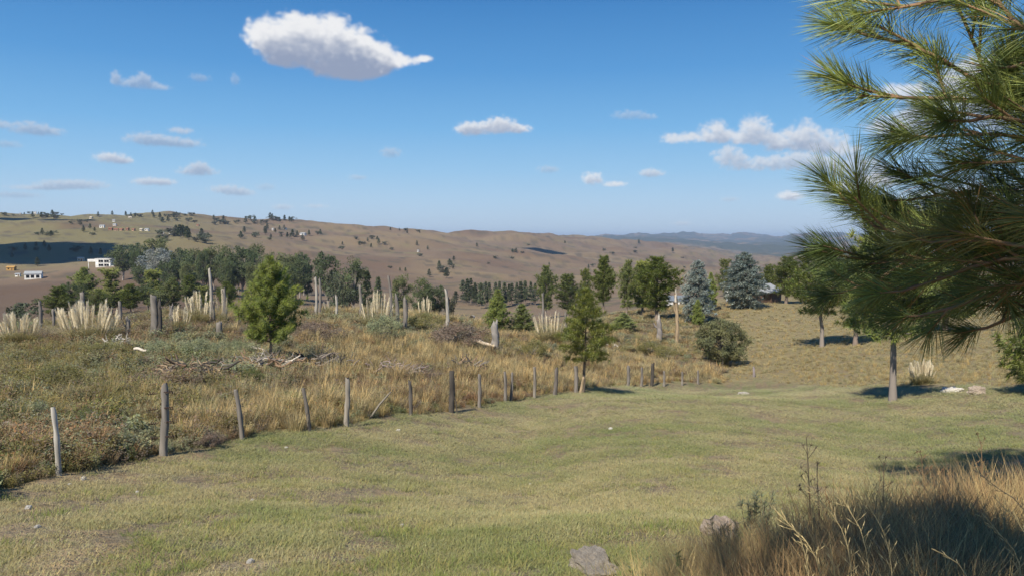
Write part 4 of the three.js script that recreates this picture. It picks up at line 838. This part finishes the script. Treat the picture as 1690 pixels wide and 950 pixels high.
{ const q = (px, py, w, h, wm, rm, label, turn = 0.1, min = 300) => { const p = onGround(px, py, min), s = -p.z / F0; return cottage(p, w * s, w * s * 0.7, h * s, wm, rm, turn, label, null, 2); };
  q(133, 431, 9, 5, HM.cream, HM.cream, 'small cream house just left of the white two storey house', 0.1, 450);
  q(18, 446, 12, 5, HM.ochre, HM.ochre, 'small ochre roofed house at the far left edge');
  q(29, 456, 7, 4, HM.white, HM.tin, 'tiny white house between the ochre house and the white gabled house');
  const v = 'houses of the hillside village';
  const list = [[57, 354, 4, 4, 'w', 'white house on the skyline at the upper left'], [33, 354, 3, 2, 'w', 'white house on the skyline left of the brighter skyline house'], [123, 354, 3, 2.5, 'w', 'lone white house on the bare skyline'], [150, 361, 5, 2.5, 'c', 'cream house on the slope below the skyline trees'], [187, 366, 4, 3, 'w', 'upper of the two white houses above the brick row'], [189, 373, 5, 3, 'w', 'lower of the two white houses above the brick row'], [168, 376, 7, 3.5, 'w', 'white house at the left end of the brick row'],
    [182, 380, 6, 3, 'b', 'first brick house of the row from the left'], [191, 381, 6, 3, 'p', 'second house of the brick row'], [200, 381, 6, 3, 'p', 'third house of the brick row'], [210, 381, 5, 4, 'b', 'fourth house of the brick row, the tallest'], [220, 381, 5, 3, 'p', 'fifth house of the brick row'], [233, 381, 5, 3, 'c', 'pale house right of the brick row'], [242, 381, 6, 3, 'w', 'white house right of the brick row'], [214, 360, 5, 2, 'c', 'cream house high on the slope above the brick row'], [268, 386, 4, 2.5, 'w', 'left white house above the dark hillside trees'], [282, 386, 6, 4, 'w', 'right white house above the dark hillside trees'],
    [450, 380, 3, 3, 'w', 'tiny white house on the slope right of the skyline trees'], [470, 379, 5, 2.5, 'w', 'small white house below the end of the skyline trees'], [500, 388, 9, 2.2, 'w', 'long low white building on the brown hillside'], [690, 416, 3, 3, 'w', 'lone tiny white house in the middle of the brown hillside'], [326, 373, 4, 2, 'p', 'small pink house on the slope between skyline and dark trees'], [300, 375, 4, 2, 'p', 'small reddish house on the slope above the dark trees']];
  for (const [px, py, w, h, c, label] of list) { const o = q(px, py, w, h, { w: HM.white, c: HM.cream, b: HM.brick, p: HM.pink }[c], c === 'w' ? HM.tin : c === 'c' ? HM.cream : HM.tile, label, ((px * 7) % 10) / 12 - 0.4, 500); o.userData.group = v; }
}
{ // house behind the grove, and the shed by the broad blue conifer
  const p = standing(1121, 290); cottage(p, 8, 6, 2.4, HM.white, HM.slate, 0.12, 'white house with slate roof half hidden behind the tall pale brown snag', null, 3);
  const q = standing(1256, 136), o = cottage(q, 6.4, 4.6, 1.9, HM.brown, HM.tin, 0.75, 'blue grey metal roofed shed beside the broad blue conifer', null, 3); o.position.y = q.y - 0.1;
  const t = standing(1202, 142), y = EYE + look(1202, 489)[1] * 142, w = thing('water_tank', 'white water tank on a post left of the broad blue conifer', 'tank', t);
  const hh = Math.max(y - t.y, 0.8);
  part(w, 'stand', new THREE.CylinderGeometry(0.18, 0.22, hh + 0.4, 8).translate(0, hh / 2 - 0.2, 0), HM.tin); part(w, 'tank', new THREE.LatheGeometry([[0, 0], [0.42, 0], [0.46, 0.08], [0.46, 0.95], [0.4, 1.1], [0.15, 1.18], [0, 1.18]].map(([a, b]) => new THREE.Vector2(a, b)), 16).translate(0, hh, 0), HM.white);
}

// ---------------------------------------------------------------- the pine beside the viewer, its boughs hanging into view
{
  R = rngOf(700);
  const foot = V(1.65, 0, -0.45); foot.y = groundY(foot.x, foot.z);
  const o = thing('near_pine', 'long needled pine beside the viewer, boughs hanging in at the right', 'tree', foot);
  const up = conifer({ seed: 71, h: 15.8, base: 8, w: 2.5, stem: 0.2, form: 'dome', whorls: 16, perWhorl: 6, rag: 0.3, rise0: 0.1, rise1: 0.8, gap: 0.34, twigs: 3, n: 10, L: 0.42, sl: 0.09, col: [0.1, 0.13, 0.035], bark: [0.2, 0.14, 0.1] });
  part(o, 'trunk', up.trunk, M.bark); part(o, 'limbs', up.limbs, M.bark, 'stuff'); part(o, 'crown', up.crown, M.leaf, 'stuff');
  const needle = (mb, p, dir, len, w, col) => {
    const side = V(rr(-1, 1), rr(-1, 1), rr(-1, 1)).cross(dir).normalize().multiplyScalar(w / 2), mid = p.clone().addScaledVector(dir, len * 0.55), tip = p.clone().addScaledVector(dir, len); mid.y -= len * 0.015; tip.y -= len * 0.07;
    mb.tri([p.x - side.x, p.y - side.y, p.z - side.z], [p.x + side.x, p.y + side.y, p.z + side.z], [mid.x + side.x, mid.y + side.y, mid.z + side.z], col); mb.tri([p.x - side.x, p.y - side.y, p.z - side.z], [mid.x + side.x, mid.y + side.y, mid.z + side.z], [mid.x - side.x, mid.y - side.y, mid.z - side.z], col);
    mb.tri([mid.x - side.x, mid.y - side.y, mid.z - side.z], [mid.x + side.x, mid.y + side.y, mid.z + side.z], [tip.x, tip.y, tip.z], col);
  };
  // a brush of needles along a shoot
  const brush = (mb, a, b, n, len, col, old = 0) => {
    const ax = b.clone().sub(a), dir = ax.clone().normalize();
    for (let k = 0; k < n; k++) {
      const t = R() ** 0.7, p = a.clone().addScaledVector(ax, t), v = V(rr(-1, 1), rr(-1, 1), rr(-1, 1)); v.addScaledVector(dir, -v.dot(dir)).normalize();
      const open = lerp(1.15, 0.35, t * t) * rr(0.75, 1.2); v.multiplyScalar(open).add(dir).normalize();
      const brown = R() < old * 0.4;
      needle(mb, p, v, len * rr(0.75, 1.1), rr(0.0016, 0.0024), brown ? tint([0.32, 0.18, 0.06], rr(0.7, 1.3)) : tint(col, rr(0.75, 1.3), rr(-0.1, 0.12)));
    }
  };
  // boughs: [height on the trunk, [column, row, distance] ..., first share that bears needles, green, share of brown needles]
  const bright = [0.22, 0.27, 0.065], mid = [0.16, 0.21, 0.05], deep = [0.10, 0.145, 0.036];
  const boughs = [
    [3.1, [[1790, 150, 2.5], [1630, 142, 2.9], [1560, 100, 3.0], [1510, 76, 3.05], [1430, 58, 3.1]], 0.45, bright, 0.03],
    [3.2, [[1760, 130, 2.7], [1636, 140, 2.9], [1612, 80, 2.95], [1590, 30, 3.0]], 0.5, bright, 0.03],
    [3.3, [[1770, 40, 2.5], [1690, 50, 2.7], [1655, 8, 2.8], [1610, -40, 2.9]], 0.4, mid, 0.12],
    [3.4, [[1750, -30, 2.6], [1600, -10, 2.9], [1500, 10, 3.0], [1440, 5, 3.1]], 0.4, bright, 0.02],
    [3.1, [[1790, 185, 2.6], [1640, 170, 2.9], [1560, 163, 3.0], [1480, 160, 3.05], [1425, 148, 3.1]], 0.55, bright, 0.04],
    [3.0, [[1780, 215, 2.5], [1690, 200, 2.6], [1640, 192, 2.6], [1600, 200, 2.55]], 0.45, bright, 0.03],
    [2.9, [[1790, 235, 2.6], [1660, 222, 2.8], [1590, 222, 2.95], [1530, 226, 3.05]], 0.5, mid, 0.05],
    [2.8, [[1790, 270, 2.5], [1700, 262, 2.6], [1650, 268, 2.65]], 0.4, mid, 0.1],
    [2.7, [[1790, 330, 2.6], [1660, 312, 3.0], [1580, 318, 3.2], [1500, 330, 3.3]], 0.35, deep, 0.1],
    [2.6, [[1790, 350, 2.6], [1640, 385, 2.9], [1520, 392, 3.1], [1440, 372, 3.15], [1400, 335, 3.2]], 0.55, bright, 0.02],
    [2.5, [[1790, 410, 2.4], [1680, 405, 2.6], [1600, 395, 2.75], [1540, 400, 2.9]], 0.4, [0.17, 0.18, 0.05], 0.22],
    [2.4, [[1790, 420, 2.5], [1640, 430, 2.8], [1560, 458, 2.95], [1490, 480, 3.05]], 0.45, mid, 0.2],
    [2.3, [[1790, 445, 2.5], [1650, 480, 2.8], [1580, 505, 2.9], [1520, 520, 3.0]], 0.45, deep, 0.25],
    [2.45, [[1790, 380, 2.7], [1600, 425, 3.1], [1480, 430, 3.3], [1400, 425, 3.4]], 0.45, deep, 0.08],
    [2.2, [[1790, 470, 2.6], [1700, 510, 2.8], [1630, 540, 2.95]], 0.4, deep, 0.35],
    [2.4, [[1790, 395, 2.8], [1560, 400, 3.4], [1450, 460, 3.5], [1400, 480, 3.6]], 0.45, deep, 0.1],
    [2.5, [[1790, 360, 2.9], [1640, 350, 3.4], [1540, 352, 3.6], [1450, 345, 3.7]], 0.3, deep, 0.05],
    [2.4, [[1790, 400, 3.0], [1620, 440, 3.5], [1520, 455, 3.7], [1430, 450, 3.8]], 0.3, deep, 0.05],
    [2.3, [[1790, 440, 2.9], [1680, 450, 3.3], [1600, 470, 3.5], [1540, 490, 3.6]], 0.3, deep, 0.1],
    [2.2, [[1790, 470, 2.8], [1720, 480, 3.0], [1680, 500, 3.1], [1640, 505, 3.2]], 0.3, deep, 0.15],
    [2.6, [[1790, 330, 2.8], [1700, 330, 3.0], [1640, 345, 3.1], [1590, 360, 3.2]], 0.3, deep, 0.05],
    [3.0, [[1800, 90, 2.4], [1720, 95, 2.6], [1675, 110, 2.7]], 0.4, mid, 0.1],
    [2.6, [[1800, 300, 2.4], [1720, 345, 2.6], [1660, 350, 2.7]], 0.4, mid, 0.2],
  ];
  boughs.forEach(([h, way, from, col, old], bi) => {
    const pts = [V(0, h, 0), ...way.map(([x, y, d]) => point(x, y, d).sub(foot))], curve = new THREE.CatmullRomCurve3(pts), n = 22, line = curve.getSpacedPoints(n), len = curve.getLength();
    const mb = new MB(); mb.tube(line, line.map((_, k) => lerp(0.026, 0.0055, (k / n) ** 0.7)), [0.24, 0.155, 0.10], 7, 0.2);
    const b = part(o, 'bough', mb.geo(), M.bark), nd = new MB(), tw = new MB();
    const m = Math.round(len * (1 - from) * 9);
    for (let k = 0; k <= m; k++) {
      const t = k === m ? 1 : lerp(from, 1, (k + 0.5 * R()) / m), p = curve.getPointAt(Math.min(t, 1)), tan = curve.getTangentAt(Math.min(t, 1));
      const dir = tan.clone().add(V(rr(-1, 1), rr(-0.5, 0.9), rr(-1, 1)).multiplyScalar(k === m ? 0.1 : 0.95)).normalize(), l = k === m ? 0.12 : rr(0.1, 0.24), e = p.clone().addScaledVector(dir, l); e.y += 0.02;
      tw.tube([p, p.clone().lerp(e, 0.5), e], [0.0055, 0.005, 0.004], [0.27, 0.17, 0.10], 5);
      brush(nd, p.clone().lerp(e, 0.12), e, k === m ? 230 : 150, rr(0.16, 0.2), tint(col, rr(0.85, 1.15)), old);
    }
    part(b, 'twigs', tw.geo(), M.bark, 'stuff'); part(b, 'needles', nd.geo(), M.needle, 'stuff');
  });
  // boughs that reach out over the viewer, above the frame, and shade the bank
  const over = new MB(), overLimb = new MB();
  for (const [x, y, z, h] of [[-1.5, 3.9, -0.6, 3.4], [-0.9, 3.8, 0.2, 3.3], [-1.2, 4.3, -1.0, 3.7], [-0.9, 4.1, -0.5, 3.6], [-0.4, 4.0, 0.2, 3.4], [-0.3, 4.4, -0.2, 3.8], [0.1, 4.2, 0.5, 3.6], [-0.7, 4.2, -0.9, 3.6], [-0.4, 4.1, -1.25, 3.5], [-0.1, 4.3, -0.8, 3.7]]) {
    const c = new THREE.CatmullRomCurve3([V(0, h, 0), V((x - foot.x) * 0.5, h + 0.45, (z - foot.z) * 0.5), V(x - foot.x, y + 0.1 - foot.y, z - foot.z)]), L = c.getSpacedPoints(10);
    overLimb.tube(L, L.map((_, k) => lerp(0.032, 0.008, k / 10)), [0.24, 0.155, 0.10], 6, 0.2);
    for (let k = 0; k < 46; k++) { const p = c.getPointAt(lerp(0.45, 1, R())).add(V(rr(-0.4, 0.4), rr(-0.15, 0.25), rr(-0.4, 0.4))); sprig(over, p, c.getTangentAt(1), 24, 0.2, 0.012, mid, 0.9, 0.6); }
  }
  part(o, 'overhead_boughs', overLimb.geo(), M.bark, 'stuff'); part(o, 'overhead_needles', over.geo(), M.leaf, 'stuff');
}

// ---------------------------------------------------------------- single seeding stalks on the bank
function oat(foot, pts, seed, heads, spik, label, col = [0.5, 0.4, 0.2]) {
  R = rngOf(seed); const base = point(...foot); const p0 = V(base.x, groundY(base.x, base.z), base.z), o = thing('grass_stalk', label, 'grass stalk', p0, 'seeding stalks on the bank');
  const line = [V(0, 0, 0), ...pts.map((q) => point(...q).sub(p0))], c = new THREE.CatmullRomCurve3(line), L = c.getSpacedPoints(14), mb = new MB();
  mb.tube(L, L.map((_, k) => lerp(0.0032, 0.0014, k / 14)), col, 5); part(o, 'stem', mb.geo(), M.wood);
  heads = Math.round(heads * 1.8);
  for (let k = 0; k < heads; k++) {
    const t = lerp(0.55, 1, (k + R() * 0.6) / heads), p = c.getPointAt(Math.min(1, t)), tan = c.getTangentAt(Math.min(1, t)), s = new MB(), dir = tan.clone().add(V(rr(-1, 1), rr(-0.3, 0.6), rr(-1, 1)).multiplyScalar(0.9)).normalize(), l = spik * rr(0.5, 1.2) * (1.25 - t * 0.6), e = p.clone().addScaledVector(dir, l); e.y -= l * 0.15;
    s.tube([p, p.clone().lerp(e, 0.5), e], [0.0008, 0.0008, 0.0007], col, 4);
    const g = e.clone().addScaledVector(dir, 0.022); s.tube([e, e.clone().lerp(g, 0.35), g], [0.0009, 0.0022, 0.0006], tint(col, 1.15), 5);
    part(o, 'seed_head', s.geo(), M.wood);
  }
}
oat([1410, 960, 2.9], [[1395, 885, 2.95], [1345, 815, 3.0], [1330, 795, 3.05]], 801, 14, 0.04, 'leftmost tall seeding stalk leaning left over the shaded bank');
oat([1380, 975, 2.7], [[1345, 915, 2.72], [1300, 862, 2.75], [1282, 842, 2.76]], 802, 18, 0.05, 'bushy seeding stalk leaning far left at the edge of the shade');
oat([1450, 970, 2.8], [[1425, 885, 2.85], [1395, 830, 2.9], [1388, 816, 2.9]], 803, 12, 0.04, 'seeding stalk with a small spread head in the middle of the shade');
oat([1485, 970, 2.8], [[1465, 895, 2.85], [1438, 840, 2.9], [1422, 815, 2.9]], 804, 14, 0.045, 'seeding stalk with drooping spikelets right of the small spread head');
oat([1385, 985, 2.6], [[1378, 950, 2.6], [1374, 925, 2.6], [1372, 905, 2.6]], 805, 14, 0.03, 'short upright seed head at the bottom edge');
oat([1610, 970, 2.9], [[1595, 945, 2.95], [1565, 918, 3.0], [1538, 905, 3.0]], 806, 8, 0.02, 'bent pale stalk near the bottom right rock');
oat([1720, 910, 3.2], [[1690, 875, 3.2], [1660, 840, 3.2], [1640, 818, 3.2]], 807, 10, 0.03, 'dark stalk crossing the right edge');
oat([1700, 960, 3.1], [[1680, 920, 3.1], [1650, 880, 3.1], [1625, 850, 3.1]], 808, 14, 0.04, 'seeding stalk leaning in from the bottom right');
oat([1720, 870, 3.6], [[1690, 840, 3.6], [1640, 800, 3.6], [1612, 775, 3.6]], 809, 8, 0.02, 'long bare stalk above the others at the right edge', [0.4, 0.3, 0.18]);
oat([1345, 985, 2.5], [[1335, 945, 2.5], [1325, 900, 2.5], [1318, 880, 2.5]], 810, 18, 0.035, 'dense seed head left of the leftmost tall stalk');
// dark dried thistle
function thistle(px, py, d, h, seed, label, c = [0.09, 0.075, 0.05]) {
  R = rngOf(seed); const p = standing(px, d), o = thing('dry_thistle', label, 'thistle', p, 'dried thistles on the bank'), mb = new MB();
  const top = V((R() - 0.7) * 0.15 * h, h, 0); mb.tube([V(0, -0.03, 0), V(top.x * 0.3, h * 0.5, 0.01), top], [0.006, 0.005, 0.003], c, 5, 0.2); part(o, 'stem', mb.geo(), M.wood);
  for (let k = 0; k < 16; k++) { const s = new MB(), t = rr(0.4, 1), a = R() * 6.28, q = V(top.x * t * t, h * t, 0), e = q.clone().add(V(Math.cos(a) * 0.09 * (1.2 - t * 0.8), rr(0.03, 0.1), Math.sin(a) * 0.09 * (1.2 - t * 0.8))); s.tube([q, e], [0.002, 0.0016], c, 4); sprig(s, e, V(0, 1, 0), 14, 0.035, 0.006, tint(c, 1.3), 0.9, 0.4); part(o, 'flower_head', s.geo(), M.wood); }
}
thistle(1350, 5.2, 5.2, 0.95, 821, 'tall dark dried thistle sticking up above the left end of the shaded bank');
thistle(1365, 5.3, 5.3, 0.72, 822, 'shorter dark thistle right beside the tall dried thistle');
thistle(1470, 5.9, 5.9, 0.75, 823, 'dark dried thistle in the middle of the bank edge');
thistle(1545, 6.4, 6.4, 0.8, 824, 'brown dried thistle before the lawn shadow', [0.14, 0.09, 0.05]);
thistle(1575, 6.3, 6.3, 0.65, 825, 'short brown thistle right of the thistle before the lawn shadow', [0.14, 0.09, 0.05]);
thistle(1640, 6.9, 6.9, 0.9, 826, 'thin brown dried weed at the right end of the bank', [0.2, 0.13, 0.07]);
function sprigPlant(px, d, h, c, seed, label) { R = rngOf(seed); const p = standing(px, d), o = thing('bank_shrub', label, 'shrub', p), mb = new MB(), st = new MB();
  for (let k = 0; k < 26; k++) { const a = R() * 6.28, r = rr(0, 0.3) * h, e = V(Math.cos(a) * r, h * rr(0.6, 1.05), Math.sin(a) * r); st.tube([V(0, -0.02, 0), e.clone().multiplyScalar(0.5), e], [0.003, 0.0025, 0.0015], [0.25, 0.2, 0.13], 4); for (let i = 0; i < 9; i++) { const q = e.clone().multiplyScalar(rr(0.35, 1)); sprig(mb, q, V(Math.cos(a) * 0.4, 0.8, Math.sin(a) * 0.4), 6, 0.07, 0.009, c, 0.8, 0.6); } }
  part(o, 'stems', st.geo(), M.wood, 'stuff'); part(o, 'leaves', mb.geo(), M.leaf, 'stuff'); }
sprigPlant(1258, 5.2, 0.62, [0.25, 0.28, 0.15], 831, 'feathery blue green bush on the bank left of the shade');
sprigPlant(1212, 5.0, 0.45, [0.10, 0.11, 0.08], 832, 'low dark grey bush beside the half hidden rock');
sprigPlant(1180, 3.6, 0.36, [0.22, 0.26, 0.08], 833, 'bright green herb in the straw grass at the bottom edge');

// ---------------------------------------------------------------- clouds over the viewer's shoulder that shade parts of the far hillside
function cloud(px, py, dMin, high, sx, sz, seed, label) {
  R = rngOf(seed); const p = onGround(px, py, dMin), c = p.clone().addScaledVector(toSun, high / toSun.y), list = [];
  for (let k = 0; k < 9; k++) {
    const g = new THREE.IcosahedronGeometry(1, 10), q = g.attributes.position, s = rr(0.3, 0.62), ox = rr(-0.62, 0.62), oz = rr(-0.62, 0.62);
    for (let i = 0; i < q.count; i++) { const x = q.getX(i), y = q.getY(i), z = q.getZ(i), n = 1 + 0.25 * n3(x * 1.6 + k * 5, y * 1.6, z * 1.6 + seed) + 0.12 * n3(x * 4, y * 4 + k, z * 4); q.setXYZ(i, (ox + x * n * s) * sx, Math.max(y * n * s, -0.12) * Math.min(sx, sz) * 0.7, (oz + z * n * s) * sz); }
    g.computeVertexNormals(); list.push(g);
  }
  const m = new THREE.Mesh(mergeGeometries(list), new THREE.MeshStandardMaterial({ color: 0xf4f6fa, roughness: 1 })); m.name = numbered('cloud'); m.position.copy(c); dress(m, label, 'cloud', null, 'structure'); scene.add(m);
}
cloud(-70, 416, 560, 620, 175, 105, 901, 'white cumulus cloud out of view that shades the left hillside');
cloud(10, 361, 800, 620, 110, 60, 902, 'small cumulus cloud out of view that shades the left ridge');
cloud(890, 411, 800, 700, 70, 55, 903, 'small cumulus cloud out of view that shades the middle hillside');

// ---------------------------------------------------------------- air
scene.fog = new THREE.FogExp2(new THREE.Color(0.52, 0.70, 1.0), 0.000065);

renderer.render(scene, camera);
